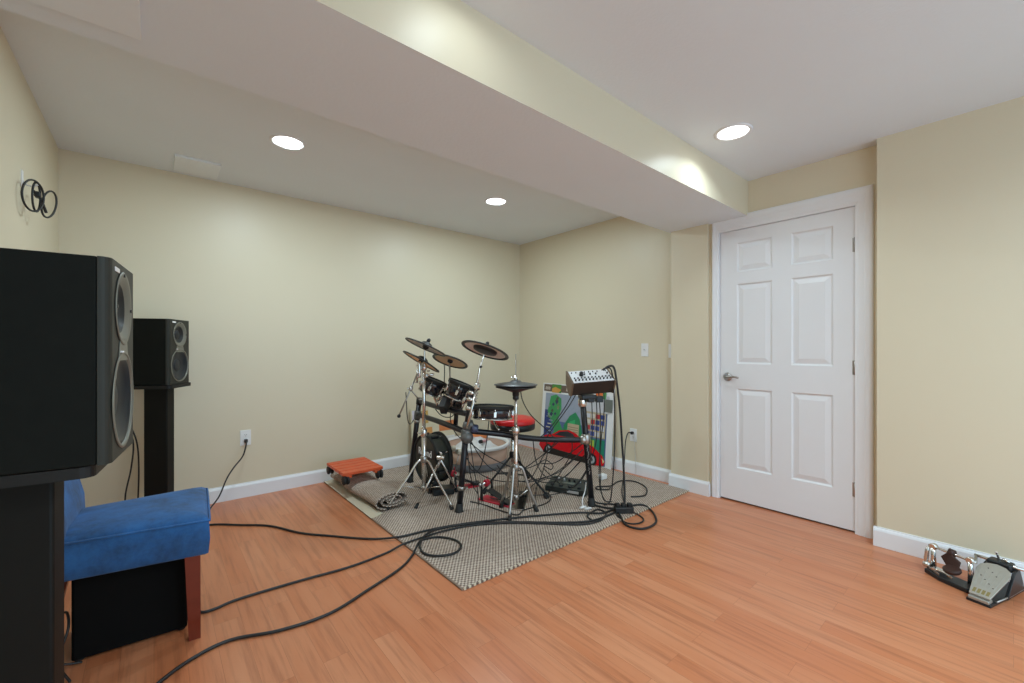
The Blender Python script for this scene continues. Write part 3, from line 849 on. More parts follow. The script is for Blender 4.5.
# ---- double pedal: main + slave
def pedal(name, label, origin, axis, shaft=None, beaters=None):
    o = V(origin); a = V((*axis, 0)).normalized(); b = V((-a.y, a.x, 0))
    P = lambda x, y, z: o + a * x + b * y + up * (z)
    t = thing(name, label, 'drum pedal', o, 'double bass drum pedals')
    m = MB(); m.prism([P(-.015, -.055, .0), P(.27, -.042, .0), P(.27, .042, .0), P(-.015, .055, .0)], (0, 0, .010), .002); m.build('base_plate', 'redpaint', t)
    m = MB(); m.prism([P(.055, -.036, .075), P(.19, -.030, .030), P(.19, .030, .030), P(.055, .036, .075)], (0, 0, .008), .002); m.build('footboard', 'castblack', t)
    m = MB(); m.box(P(.225, 0, .020), (.07, .075, .020), Matrix((a, b, up)).transposed(), .004); m.build('heel_plate', 'castblack', t)
    for s in (-1, 1):
        m = MB(); m.prism([P(.02, s * .055, .01), P(.045, s * .055, .01), P(.036, s * .055, .135), P(.022, s * .055, .135)], b * .010 * s, .002)
        m.build('post', 'castblack', t)
    MB().cyl(P(.03, -.075, .125), P(.03, .075, .125), .007, 10).build('axle', 'chrome', t)
    m = MB(); m.lathe(P(.03, -.018, .125), b, [(.022, 0), (.026, .004), (.026, .03), (.022, .034)], 18); m.tube([P(.03, .0, .125), P(.045, 0, .16), P(.038, 0, .175)], .004, 6); m.build('cam', 'redpaint', t)
    m = MB(); m.tube([P(.048, 0, .12), P(.06, 0, .09), P(.058, 0, .08)], .006, 6); m.build('chain', 'steel', t)
    if beaters:
        for (y, tip) in beaters:
            st = P(.03, y, .125); tip = V(tip); dd = (tip - st).normalized()
            q = MB().cyl(st, tip, .0038, 8).build('beater_rod', 'steel', t)
            x2 = V((1, 0, 0)); x2 = (x2 - dd * x2.dot(dd)).normalized()
            MB().lathe(tip - x2 * .026, x2, [(.018, 0), (.022, .006), (.022, .046), (.018, .052)], 18).build('beater', 'felt', q)
    return P
Pm = pedal('bass_drum_pedal', 'red and black pedal with white beaters at the bass drum pad', (1.835, 2.965, Z0), (.95, -.25), beaters=((-.03, (1.890, 2.905, .318)), (.03, (1.872, 2.985, .335))))
Ps = pedal('bass_drum_pedal', 'red and black pedal standing between the throne and the hi-hat', (1.925, 2.62, Z0), (.22, -.97))
ds = thing('pedal_drive_shaft', 'black rod linking the two bass drum pedals', 'drive shaft', (1.89, 2.75, Z0))
MB().cyl(Pm(.03, -.075, .125), Ps(.03, -.075, .125), .007, 10).build('rod', 'blackpaint', ds)
for p in (Pm(.03, -.075, .125), Ps(.03, -.075, .125)):
    MB().sphere(p, .014, u=10, v=8).build('universal_joint', 'steel', ds)

# ---- hi-hat
H0 = V((1.925, 2.243, 0))
hs = thing('hi_hat_stand', 'chrome hi-hat stand with long rod in front of the red throne', 'hi-hat stand', (H0.x, H0.y, Z0))
MB().cyl(H0 + up * .10, H0 + up * .60, .0155, 14).build('lower_tube', mat('warm_chrome', (.74, .62, .55), .25, 1.), hs)
MB().cyl(H0 + up * .55, H0 + up * .86, .0115, 14).build('upper_tube', 'chrome', hs)
MB().cyl(H0 + up * .86, H0 + up * 1.118, .0035, 8).build('pull_rod', 'steel', hs)
q = joint(H0 + up * .585, up, .026, .05); wingnut(q, H0 + up * .585 - rgt * .035, -rgt); q.build('height_clamp', 'chrome', hs)
q = MB(); q.lathe(H0 + up * .80, up, [(.018, 0), (.022, .004), (.022, .02), (.019, .024), (.024, .028), (.024, .05), (.03, .056)], 18); q.build('cymbal_seat', 'black', hs)
q = joint(H0 + up * .33, up, .024, .045); q.build('leg_collar', 'steel', hs)
q = joint(H0 + up * .12, up, .022, .04); q.build('brace_collar', 'steel', hs)
for F in ((1.806, 2.172), (2.058, 2.170), (1.915, 2.395)):
    e = V((*F, Z0)); h = H0 + up * .33; dr = (e - H0); dr.z = 0; dr.normalize()
    o = MB().tube([h + dr * .02, h + dr * .05 - up * .02, h.lerp(e, .5) + dr * .02, e + up * .03], .0095, 8, 5).build('leg', 'satinchrome', hs)
    foot(e, h - e, .015, .05).build('foot', 'rubber', o)
    MB().cyl(H0 + up * .12 + dr * .02, h.lerp(e, .5) + dr * .016, .0045, 6).build('brace', 'chrome', hs)
q = MB(); a = V((.75, .62, 0)).normalized(); b = V((-a.y, a.x, 0)); PH = lambda x, y, z: H0 + a * x + b * y + up * (Z0 + z)
q.prism([PH(.05, -.05, 0), PH(.36, -.04, 0), PH(.36, .04, 0), PH(.05, .05, 0)], (0, 0, .008), .002); q.build('pedal_base', 'steel', hs)
q = MB(); q.prism([PH(.07, -.042, .10), PH(.28, -.03, .03), PH(.28, .03, .03), PH(.07, .042, .10)], (0, 0, .01), .002); q.build('footboard', 'castblack', hs)
q = MB(); q.box(PH(.32, 0, .022), (.07, .07, .025), Matrix((a, b, up)).transposed(), .004); q.build('heel_plate', 'castblack', hs)
hh = thing('hi_hat_cymbals', 'pair of grey rubber hi-hat cymbals on the stand beside the poster', 'hi-hat', H0 + up * .895)
R = .153
m = MB(); m.lathe(H0 + up * .905, up, [(.008, .030), (.03, .029), (.045, .018), (R * .6, .012), (R * .98, .002), (R, -.001), (R * .97, -.005), (.04, -.002), (.008, -.002)], 48); m.build('top_cymbal', 'hatgrey', hh)
m = MB(); m.lathe(H0 + up * .880, up, [(.008, .012), (R * .9, .013), (R * .94, .010), (R * .92, .006), (R * .5, -.012), (.045, -.022), (.03, -.027), (.008, -.027)], 48); m.build('bottom_cymbal', 'padtop', hh)
q = MB(); q.lathe(H0 + up * .936, up, [(.014, 0), (.014, .012), (.009, .016), (.009, .032), (.005, .034)], 12); wingnut(q, H0 + up * .955 - rgt * .02, -rgt); q.build('clutch', 'chrome', hh)

# ---- drum pads
def drum(label, c, n, R, depth, top='mesh_head', name='drum_pad', lugs=6, mount=None):
    c, n = V(c), V(n).normalized(); F = frame_from(n)
    t = thing(name, label, 'drum', c - n * depth, 'electronic drum pads')
    m = MB(); m.lathe(c, n, [(R * .88, -depth), (R * .95, -depth), (R * .95, -.012), (R * .93, -.008)], 40); m.build('shell', 'shell', t)
    m = MB(); m.lathe(c, n, [(R * .96, -.024), (R * 1.01, -.022), (R * 1.02, 0), (R * 1.0, .006), (R * .95, .003), (R * .93, -.008)], 40, cap0=False, cap1=False); m.build('rim', 'rubber', t)
    m = MB(); m.lathe(c, n, [(R * .94, -.006), (R * .5, -.005), (.004, -.005)], 40, cap0=False); m.build('head', top, t)
    m = MB(); m.torus(c - n * (depth - .004), n, R * .95, .005, 40, 6); m.build('lower_hoop', 'chrome', t)
    for i in range(lugs):
        a = 2 * math.pi * (i + .3) / lugs; rd = F @ V((math.cos(a), math.sin(a), 0)); tg = n.cross(rd)
        q = MB(); q.box(c + rd * R * .965 - n * depth * .55, (.016, .02, .038), Matrix((rd, tg, n)).transposed(), .003); lg = q.build('lug', 'chrome', t)
        MB().cyl(c + rd * R * 1.0 - n * depth * .5, c + rd * R * 1.0 - n * .01, .003, 6).build('tension_rod', 'chrome', lg)
    if mount:
        MB().tube([c - n * depth * .7, *mount], .008, 8, 4).build('mount_rod', 'chrome', t)
    return t
drum('flat wide snare pad between the hi-hat and the rack post', (1.862, 2.420, .742), (.06, .02, 1), .148, .088, lugs=8, mount=[(1.862, 2.40, .62), (1.87, 2.36, .575)])
tn = V((.303, -.22, .918))
drum('black tom pad right of the other tom, below the orange-bellied cymbal', (1.782, 2.705, .892), tn, .102, .125, mount=[(1.72, 2.74, .76), (1.725, 2.76, .712)])
drum('black tom pad farther left and farther back, beside the tripod stand', (1.70, 2.965, .905), tn, .100, .115, mount=[(1.68, 2.95, .78), (1.715, 2.95, .712)])
drum('small black tom pad tucked low behind the two upper toms', (1.85, 2.90, .775), tn, .098, .10, mount=[(1.80, 2.87, .71), (1.74, 2.84, .69)])
for lb_, c_, d_ in (('chrome tom bracket below the tom beside the tripod stand', V((1.70, 2.90, .775)), V((.30, -.22, .92))), ('chrome tom bracket below the tom nearest the rack post', V((1.735, 2.60, .775)), V((.25, -.3, .92)))):
    tb = thing('tom_bracket', lb_, 'bracket', c_)
    q = joint(c_, d_, .017, .05); wingnut(q, c_ - rgt * .03, -rgt); q.build('clamp', 'chrome', tb)
    MB().tube([c_ + d_.normalized() * .02, c_ + d_.normalized() * .07, c_ + d_.normalized() * .08 + rgt * .05], .006, 8, 4).build('bent_rod', 'chrome', tb)
    MB().tube([c_ - d_.normalized() * .02, c_ - d_.normalized() * .05 - up * .02], .007, 8).build('post', 'chrome', tb)
# sound module clamped under toms
sm = thing('trigger_module', 'small black module with red light clamped to the upper rack bar', 'drum module', (1.70, 2.80, .70))
q = MB(); q.box((1.655, 2.745, .735), (.05, .11, .085), frame_from((-.5, -.4, .77), (0, 0, 1)), .006); q.build('housing', 'black', sm)
q = MB(); q.box((1.64, 2.73, .758), (.012, .05, .012), frame_from((-.5, -.4, .77), (0, 0, 1)), .002); q.build('red_button', mat('dull_red', srgb('#6d2a2c'), .4), sm)
q = MB(); q.cyl((1.68, 2.77, .71), (1.715, 2.79, .69), .010, 8); q.build('clamp', 'chrome', sm)

# ---- throne
T0 = V((2.215, 2.62, 0))
th = thing('drum_throne', 'round drum throne with red top and black sides behind the hi-hat', 'drum throne', (T0.x, T0.y, Z0))
m = MB(); m.lathe(T0 + up * .505, up, [(.165, 0), (.178, .006), (.182, .03), (.180, .052)], 48); m.build('seat_side', 'castblack', th)
m = MB(); m.lathe(T0 + up * .557, up, [(.180, 0), (.182, .012), (.178, .028), (.165, .040), (.12, .046), (.004, .044)], 48); m.build('seat_top', 'red', th)
q = MB().cyl(T0 + up * .13, T0 + up * .505, .017, 14); q.build('column', 'chrome', th)
q = joint(T0 + up * .30, up, .026, .05); q.build('collar', 'castblack', th)
for F in ((1.985, 2.71), (2.295, 2.30), (2.53, 2.78)):
    e = V((*F, Z0)); o = MB().tube([T0 + up * .30, e + up * .02], .0085, 8).build('leg', 'castblack', th)
    foot(e, (T0 + up * .3) - e, .017, .045).build('foot', 'rubber', o)
    MB().cyl(T0 + up * .14, (T0 + up * .3).lerp(e, .5), .006, 6).build('brace', 'castblack', th)

# ------------------------------------------------------------------ mixer on the right rack post
mx = thing('mixer', 'white-faced mixer with black knobs on top of the right rack post', 'mixer', (2.431, 1.977, .826))
ang = math.radians(8)
wv = (rgt * math.cos(ang) + fwd * math.sin(ang)); dv = V((-wv.y, wv.x, 0))
MC = V((2.427, 1.975, 0))
PX = lambda a, s_, z: MC + wv * a + dv * s_ + up * z
HWm = .152
sec_ = [(-.045, .916), (.125, .990), (.125, .905), (.045, .828), (.005, .826)]
rl = .010
m = MB(); m.prism([PX(-HWm, s_, z + rl * -1) for s_, z in sec_], PX(HWm, 0, 2 * rl) - PX(-HWm, 0, 0)); m.build('housing', 'mixerbody', mx)
nrm = (PX(0, .125, .990) - PX(0, -.045, .916)).cross(wv).normalized()
if nrm.z < 0: nrm = -nrm
FC = lambda a, t: PX(a, -.045 + .17 * t, .916 + .074 * t + a / HWm * rl)
m = MB(); m.prism([FC(-HWm + .003, .02), FC(HWm - .003, .02), FC(HWm - .003, .98), FC(-HWm + .003, .98)], nrm * .004, .001); m.build('control_panel', 'mixerface', mx)
for s in (-1, 1):
    m = MB(); m.prism([PX(s * HWm, s_, z + s * rl) for s_, z in [(-.052, .914), (.13, .998), (.13, .90), (.045, .822), (.0, .820)]], wv * .012 * s, .002); m.build('side_cheek', 'mixerwood', mx)
kn = 0
for t_, cnt, r_, h_ in ((.16, 11, .0060, .014), (.34, 11, .0055, .010), (.60, 7, .0060, .012), (.80, 9, .0045, .008)):
    for i in range(cnt):
        a_ = -HWm * .86 + HWm * 1.72 * i / (cnt - 1)
        if t_ > .5 and random.random() < .25: continue
        c_ = FC(a_, t_) + nrm * .004
        MB().lathe(c_, nrm, [(r_, 0), (r_ * .9, h_), (r_ * .4, h_ + .001)], 10).build('knob', 'black', mx)
m = MB(); m.lathe(FC(-.07, .55) + nrm * .004, nrm, [(.013, 0), (.016, .006), (.013, .030), (.006, .034)], 14); m.build('jack_plug', 'black', mx)
m = MB(); m.box(PX(-.03, .03, .805), (.11, .10, .03), Matrix((wv, dv, up)).transposed(), .006); m.box(PX(-.01, .02, .785), (.05, .06, .04), Matrix((wv, dv, up)).transposed(), .006)
m.build('mount_bracket', 'castblack', mx)
q = joint(P3t - V((0, 0, .04)), P3t - P3b, .030, .06); q.build('mount_clamp', 'chrome', mx)
m = MB(); m.box(PX(.06, .03, .785), (.05, .05, .045), Matrix((wv, dv, up)).transposed(), .004); m.build('power_adapter', 'castblack', mx)

# ------------------------------------------------------------------ poster leaning on the right wall
po = thing('poster', 'white framed poster with green map and red car leaning on the right wall', 'poster', (3.31, 2.955, 0))
tilt_b, tilt_t, PZ = 3.302, 3.366, .765
def PO(a_, b_, off=0.):
    return V((tilt_b + (tilt_t - tilt_b) * b_ - off, 3.44 - .97 * a_, .004 + PZ * b_))
def flat(name, poly, col, off, rough=.45, parent=po):
    mt = bpy.data.materials.get('print_' + col) or mat('print_' + col, col, rough, var=.10, vscale=30)
    m = MB(); m.prism([PO(a_, b_, off) for a_, b_ in poly], (-.0012, 0, 0)); return m.build(name, mt, parent)
rect = lambda a0, b0, a1, b1: [(a0, b0), (a1, b0), (a1, b1), (a0, b1)]
m = MB(); m.prism([PO(0, 0), PO(1, 0), PO(1, 1), PO(0, 1)], (.012, 0, 0), .001); m.build('board', 'white', po)
mp_ = flat('map_print', rect(.055, .02, .93, .86), '#5b6f9a', .0006)
flat('sky_print', rect(.055, .48, .66, .86), '#9aa3b5', .002, parent=mp_)
flat('deep_blue_print', [(.055, .10), (.20, .10), (.13, .62), (.055, .62)], '#2c3f7e', .0034, parent=mp_)
flat('island_print', [(.10, .60), (.14, .82), (.22, .85), (.30, .80), (.31, .66), (.27, .52), (.33, .40), (.42, .30), (.42, .16), (.14, .16), (.22, .34), (.16, .48)], '#3f9a5c', .0046, parent=mp_)
for i in range(16):
    a_ = random.uniform(.11, .27); b_ = random.uniform(.50, .80); s_ = random.uniform(.012, .03)
    flat('patch_print', [(a_ - s_, b_), (a_, b_ - s_ * 1.4), (a_ + s_, b_ + s_ * .3), (a_, b_ + s_ * 1.2)], random.choice(['#6f8f5a', '#35415f', '#7fa08a', '#4d5a46', '#8a8f7c']), .006 + i * .0001, parent=mp_)
for i in range(7):
    a_ = .09 + .02 * (i % 3); b_ = .22 + .05 * i
    flat('ship_print', rect(a_, b_, a_ + .06, b_ + .016), random.choice(['#c9c2b0', '#8d97a8']), .0062, parent=mp_)
flat('green_hill_print', [(.36, .10), (.36, .44), (.44, .58), (.52, .64), (.58, .56), (.62, .40), (.62, .10)], '#2a8a5a', .0068, parent=mp_)
flat('green_leaf_print', [(.40, .38), (.44, .50), (.52, .54), (.52, .44), (.46, .36)], '#37b06f', .008, parent=mp_)
flat('beige_card_print', rect(.42, .34, .58, .48), '#c3b194', .0092, parent=mp_)
for i in range(3): flat('card_line_print', rect(.43, .37 + .03 * i, .57, .378 + .03 * i), '#8a7d66', .0104, parent=mp_)
flat('grid_border_print', rect(.66, .36, .92, .68), '#b7a890', .0070, parent=mp_)
for i in range(4):
    for j in range(4):
        flat('grid_cell_print', rect(.675 + .06 * i, .375 + .075 * j, .675 + .06 * i + .05, .375 + .075 * j + .055), ['#2e3f86', '#c9ccd6', '#b5303a', '#3a4f9a', '#d8d2c6'][(i * 3 + j * 2) % 5], .0082, parent=mp_)
flat('green_field_print', rect(.64, .10, .92, .34), '#1f7f66', .0072, parent=mp_)
flat('yellow_card_print', rect(.70, .18, .79, .32), '#a7c04a', .0085, parent=mp_)
flat('white_print', rect(.62, .68, .95, .90), '#c6c6cc', .0072, parent=mp_)
flat('orange_print', rect(.78, .86, .87, .97), '#e0733f', .0086, parent=mp_)
flat('green_tab_print', rect(.87, .86, .91, .97), '#4f9d57', .0087, parent=mp_)
flat('grey_print', rect(.90, .70, .992, .86), '#6b706a', .0088, parent=mp_)
hd_ = flat('header_print', rect(.02, .885, .70, .985), '#6a5a50', .0008)
flat('header_swatch_print', rect(.15, .875, .29, .992), '#4f8a3f', .0022, parent=hd_)
flat('header_sun_print', [(.15, .875), (.25, .875), (.29, .92), (.20, .955), (.15, .93)], '#cf9a4a', .0034, parent=hd_)
for a_ in (.04, .08, .36, .42, .50, .56): flat('header_mark_print', [(a_, .91), (a_ + .04, .905), (a_ + .045, .945), (a_ + .01, .955)], '#b8aca0', .0024, parent=hd_)
# red car print
cb = [(.0, .10), (.02, .20), (.10, .26), (.22, .30), (.30, .36), (.44, .39), (.55, .36), (.64, .28), (.78, .24), (.90, .15), (.935, .08), (.92, .03), (.80, .01), (.08, .02)]
cp = flat('car_print', cb, '#d3121f', .0110, .25)
flat('car_window_print', [(.24, .29), (.31, .34), (.42, .37), (.50, .35), (.56, .29)], '#2b2f38', .0125, parent=cp)
flat('car_sill_print', [(.07, .012), (.80, .004), (.78, .075), (.10, .10)], '#241d1b', .0125, parent=cp)
for a_, r_ in ((.155, .085), (.775, .10)):
    for rr_, cl_, of_ in ((1., '#151517', .0140), (.62, '#a9b0b4', .0155), (.28, '#4b5054', .0170)):
        flat('car_wheel_print', [(a_ + r_ * rr_ * .62 * math.cos(k * math.pi / 10), .075 + r_ * rr_ * .80 * math.sin(k * math.pi / 10)) for k in range(20)], cl_, of_, parent=cp)
flat('car_light_print', [(.90, .12), (.93, .09), (.915, .06)], '#e6d9a0', .0125, parent=cp)

# pale board leaning against the back wall behind the rack
bd = thing('leaning_board', 'cream picture board leaning on the back wall behind the bass drum pad', 'picture board', (2.2, 3.82, Z0))
BX = lambda a_, b_, off=0.: V((1.93 + .50 * a_, 3.785 + .06 * b_ - off, .0115 + .545 * b_))
def bflat(poly, col, off):
    mt = bpy.data.materials.get('bprint_' + col) or mat('bprint_' + col, col, .5)
    m = MB(); m.prism([BX(a_, b_, off) for a_, b_ in poly], (0, -.0012, 0)); return m.build('colour_patch', mt, bd)
m = MB(); m.prism([BX(0, 0), BX(1, 0), BX(1, 1), BX(0, 1)], (0, .010, 0), .001); m.build('board', mat('cream_board', srgb('#d9cfb4'), .6), bd)
bflat(rect(.03, .80, .22, .97), '#d9d3de', .001); bflat(rect(.12, .82, .16, .95), '#8d86c0', .0022); bflat(rect(.24, .72, .38, .95), '#c9a050', .001)
bflat(rect(.20, .50, .46, .64), '#d79a5a', .001); bflat(rect(.30, .44, .55, .52), '#d8c04e', .0022); bflat(rect(.50, .18, .98, .44), '#e4e4e2', .001)
bflat(rect(.62, .54, .99, .72), '#cf7d4a', .001)

TB = V((2.430, 3.440, Z0)); TRAD = .322
tub = thing('round_tub', 'low round white-rimmed tub with pinkish sides on the rug behind the pedals', 'tub', TB)
m = MB(); m.lathe(TB, up, [(TRAD * .90, 0), (TRAD * .93, .01), (TRAD * .98, .205), (TRAD * .955, .205), (TRAD * .91, .02), (.01, .018)], 56, cap0=True, cap1=False); m.build('body', mat('tub_pinkish', srgb('#c3a390'), .6, var=.06), tub)
m = MB(); m.lathe(TB, up, [(TRAD * .905, .001), (TRAD * .935, .006), (TRAD * .953, .070), (TRAD * .925, .070)], 56, cap0=False, cap1=False); m.build('base_band', mat('tub_grey_band', srgb('#77787c'), .7), tub)
m = MB(); m.lathe(TB + up * .205, up, [(TRAD * .975, -.012), (TRAD * 1.03, -.010), (TRAD * 1.045, .006), (TRAD * 1.03, .022), (TRAD * .96, .022), (TRAD * .945, .0)], 56, cap0=False, cap1=False); m.build('rim', 'white', tub)
def heap(c, rx, ry, hgt, seed):
    rnd = random.Random(seed); m = MB(); c = V(c); rings = []
    ph = [rnd.uniform(0, 6.28) for _ in range(4)]
    for k, (rr, zz) in enumerate(((1, 0), (1.02, .25), (.9, .62), (.62, .9), (.3, 1.), (.02, 1.02))):
        rings.append([c + V((rx * rr * math.cos(a) * (1 + .12 * math.sin(3 * a + ph[0])), ry * rr * math.sin(a) * (1 + .10 * math.sin(4 * a + ph[1])), hgt * zz * (1 + .16 * math.sin(5 * a + ph[2] + k)))) for a in [2 * math.pi * i / 28 for i in range(28)]])
    return m.rings(rings)
tag(heap(TB + up * .021 + V((-.02, -.01, 0)), .25, .245, .215, 3).build('folded_cloth', mat('white_cloth', srgb('#d9d8d8'), .9, bump=.3, bscale=25), None, tuple(TB + up * .021)), 'white cloth heaped inside the round tub', 'cloth')
tag(heap(TB + V((.06, .10, .225)), .13, .08, .085, 8).build('orange_cloth', mat('orange_cloth', srgb('#d9834e'), .9, bump=.3, bscale=25), None, tuple(TB + V((.06, .10, .225)))), 'orange cloth on top of the white cloth in the round tub', 'cloth')
TB2 = TB + V((-.02, -.03, .012))
q = thing('small_flashlight', 'small black and pink tube lying on the white cloth in the tub', 'flashlight', TB2 + V((.02, -.08, .225)))
MB().lathe(TB2 + V((-.02, -.09, .235)), (1, .2, 0), [(.016, 0), (.018, .004), (.018, .03), (.013, .036)], 14).build('head', 'black', q)
MB().lathe(TB2 + V((.016, -.083, .235)), (1, .2, 0), [(.012, 0), (.013, .004), (.013, .075), (.010, .08)], 14).build('barrel', mat('dusty_pink', srgb('#c99a9e'), .5), q)

# ------------------------------------------------------------------ effects unit and bits on the rug
fo_ = V((2.404, 2.440, Z0)); fa = V((.377, -.926, 0)); fb = V((.926, .377, 0))
FX = lambda a_, b_, z: fo_ + fa * a_ + fb * b_ + up * z
fxu = thing('effects_unit', 'dark multi-effects pedal unit with knobs on the rug by the right rack post', 'effects unit', FX(.17, .1, 0))
m = MB(); m.prism([FX(0, 0, .004), FX(0, 0, .045), FX(0, .19, .075), FX(0, .20, .06), FX(0, .20, .004)], fa * .335, .003); m.build('housing', 'fx', fxu)
FT = lambda a_, b_: FX(a_, b_, .045 + .030 * b_ / .19)
fn = up * .98 - fb * .15
for i in range(4):
    m = MB(); m.lathe(FT(.05 + .075 * i, .035), fn, [(.016, 0), (.015, .008), (.006, .010)], 14); m.build('footswitch', 'castblack', fxu)
for i in range(6):
    m = MB(); m.lathe(FT(.07 + .045 * i, .13), fn, [(.010, 0), (.008, .018), (.003, .019)], 12); m.build('knob', 'label' if i in (0, 1, 4) else 'black', fxu)
m = MB(); m.prism([FT(.12, .07) + up * .001, FT(.22, .07) + up * .001, FT(.22, .105) + up * .001, FT(.12, .105) + up * .001], fn * .002); m.build('display', mat('display_grey', (.10, .12, .11), .25), fxu)
m = MB(); m.box(FX(.235, -.0012, .024), (.002, .095, .020), Matrix((fb, fa, up)).transposed()); m.build('label_plate', 'label', fxu)
for (a_, b_) in ((.02, .02), (.31, .02), (.02, .18), (.31, .18)):
    MB().lathe(FX(a_, b_, 0), up, [(.009, 0), (.009, .005)], 10).build('foot', 'rubber', fxu)
m = MB()
c0 = V((3.0, 2.33, Z0))
m.prism([c0 + V(p) for p in ((-.035, -.025, .0), (.03, -.03, .0), (.035, .025, .0), (-.03, .03, .0))], (.004, 0, .045), .008)
ad = thing('power_adapter', 'white power adapter lying on the rug in front of the poster', 'power adapter', c0)
m.build('housing', 'plate', ad)
q = MB()
for s in (-.007, .007): q.box(c0 + V((-.045, s, .024)), (.018, .002, .006))
q.build('prong', 'steel', ad)
m = MB()
c0 = V((2.505, 1.762, Z0))
Fx = Matrix((V((.8, -.6, 0)), V((.6, .8, 0)), up)).transposed()
pb = thing('power_strip', 'black plug block in the tangle of cables near the rug edge', 'power strip', c0)
m.box(c0 + up * .022, (.13, .06, .042), Fx, .006); m.build('housing', 'black', pb)
for i in range(3):
    m = MB(); m.box(c0 + Fx @ V((-.042 + .042 * i, .0, .052)), (.032, .036, .024), Fx, .004); m.build('plug', 'rubber', pb)
wt = thing('cable_connector', 'white cable connectors on the rug beside the right rack post foot', 'connector', (2.335, 1.975, Z0))
m = MB(); m.cyl((2.315, 1.995, Z0 + .010), (2.365, 1.985, Z0 + .010), .009, 10); m.build('plug_body', 'plate', wt)
m = MB(); m.cyl((2.330, 1.965, Z0 + .009), (2.375, 1.945, Z0 + .009), .008, 10); m.build('plug_body', 'plate', wt)
MB().tube([(2.34, 1.99, Z0 + .012), (2.37, 2.02, Z0 + .05), (2.41, 2.03, Z0 + .10), (2.43, 2.035, .17)], .0045, 6, 5).build('lead', 'plate', wt)

# ------------------------------------------------------------------ cables
def cable(label, pts, r=.0045, name='cable', m_='cable', cat='cable', sm_=6, group=None, plug=None, weave=0.):
    P = []
    for p in pts:
        if len(p) == 2:
            onrug = p[0] > RX0 - .02 and p[1] > RY0 - .02
            P.append((p[0], p[1], (Z0 if onrug else 0.) + r + .0008))
        else: P.append(p)
    m = MB(); m.tube(P, r, 8, sm_)
    c0 = V(P[len(P) // 2]); c0.z = min(p[2] for p in P)
    if plug is None:
        return tag(m.build(name, m_, None, tuple(c0)), label, cat, group)
    t = thing(name, label, cat, tuple(c0)); m.build('wire', m_, t)
    for (pc, pd) in plug:
        pc, pd = V(pc), V(pd).normalized(); MB().box(pc + pd * .014, (.022, .026, .028), frame_from(pd, up), .004).build('plug', 'black', t)
    return t
G = 'audio cables on the floor'
cable('black cable running from the chair across the bare floor, farthest from the camera', [(.05, 3.42), (.274, 3.387), (.428, 3.256), (.574, 3.112), (.695, 2.874), (.824, 2.71), (.995, 2.511), (1.128, 2.402), (1.313, 2.371), (1.504, 2.32), (1.76, 2.212), (2.009, 2.088), (2.257, 1.946), (2.362, 1.842), (2.49, 1.83)], .0065, group=G)
cable('middle black cable on the bare floor, passing behind the chair leg', [(.12, 2.52), (.150, 2.42), (.150, 2.33), (.160, 2.285), (.21, 2.280), (.302, 2.298), (.552, 2.283), (.788, 2.259), (.997, 2.28), (1.127, 2.30), (1.368, 2.30), (1.562, 2.255), (1.74, 2.15), (1.919, 1.994), (2.106, 1.815), (2.255, 1.771), (2.381, 1.818), (2.402, 1.899), (2.335, 1.90), (2.25, 1.875), (2.215, 1.805)], .006, group=G)
cable('black cable nearest the camera, ending in a loop on the rug corner', [(-.06, 1.80), (.0, 1.885), (.101, 1.963), (.229, 1.995), (.392, 1.933), (.583, 1.917), (.789, 1.991), (.98, 2.07), (1.092, 2.156), (1.186, 2.255), (1.242, 2.275), (1.318, 2.238), (1.366, 2.146), (1.351, 2.059), (1.28, 2.011), (1.199, 2.036), (1.147, 2.109), (1.165, 2.20), (1.24, 2.30), (1.35, 2.345), (1.56, 2.285), (1.80, 2.12), (2.05, 1.90), (2.22, 1.80), (2.45, 1.79)], .0065, group=G)
cable('thick black cable looping off the rug edge onto the bare floor', [(2.43, 2.02, .03), (2.45, 1.93), (2.515, 1.825), (2.705, 1.761), (2.70, 1.672), (2.573, 1.55), (2.462, 1.514), (2.363, 1.538), (2.346, 1.632), (2.426, 1.735), (2.48, 1.80)], .007)
cable('small black cable loop at the rug edge inside the thick loop', [(2.50, 1.80), (2.545, 1.74), (2.55, 1.66), (2.50, 1.60), (2.42, 1.60), (2.38, 1.66), (2.42, 1.76)], .005)
cable('black cable making an open curve on the rug in front of the baseboard', [(2.80, 1.90), (2.90, 1.85), (3.03, 1.91), (3.11, 1.99), (3.142, 2.114), (3.05, 2.19), (2.90, 2.16), (2.84, 2.19), (2.78, 2.22), (2.74, 2.18), (2.80, 2.12), (2.86, 2.14)], .0055)
cable('black cable lying past the hi-hat stand foot to the effects unit', [(1.80, 2.62), (1.84, 2.50), (1.862, 2.335), (1.90, 2.20), (2.00, 2.235), (2.204, 2.227), (2.33, 2.30), (2.38, 2.40)], .004)
cable('black cable from the right rack post to the plug block', [(2.455, 2.02, .05), (2.50, 1.98), (2.56, 1.90), (2.59, 1.82), (2.54, 1.78)], .006)
# hanging from mixer
cable('thick black cable bundle arching over the right end of the mixer to the floor', [(2.475, 1.915, 1.0), (2.51, 1.90, 1.025), (2.545, 1.875, 1.02), (2.565, 1.865, .92), (2.60, 1.86, .70), (2.615, 1.855, .50), (2.615, 1.84, .30), (2.60, 1.82, .12), (2.57, 1.80, .03), (2.54, 1.79, .02)], .008)
cable('second black cable beside the thick bundle hanging down the mixer', [(2.465, 1.92, 1.0), (2.50, 1.91, 1.015), (2.535, 1.89, 1.0), (2.550, 1.88, .88), (2.565, 1.88, .65), (2.575, 1.89, .40), (2.575, 1.91, .15), (2.56, 1.92, .03), (2.50, 1.93, .018)], .005)
cable('thin black cable hanging from the mixer down the right side of the rack post', [(2.50, 1.93, .86), (2.505, 1.93, .70), (2.49, 1.95, .45), (2.50, 1.97, .20), (2.54, 1.96, .04), (2.60, 1.93, .017)], .004)
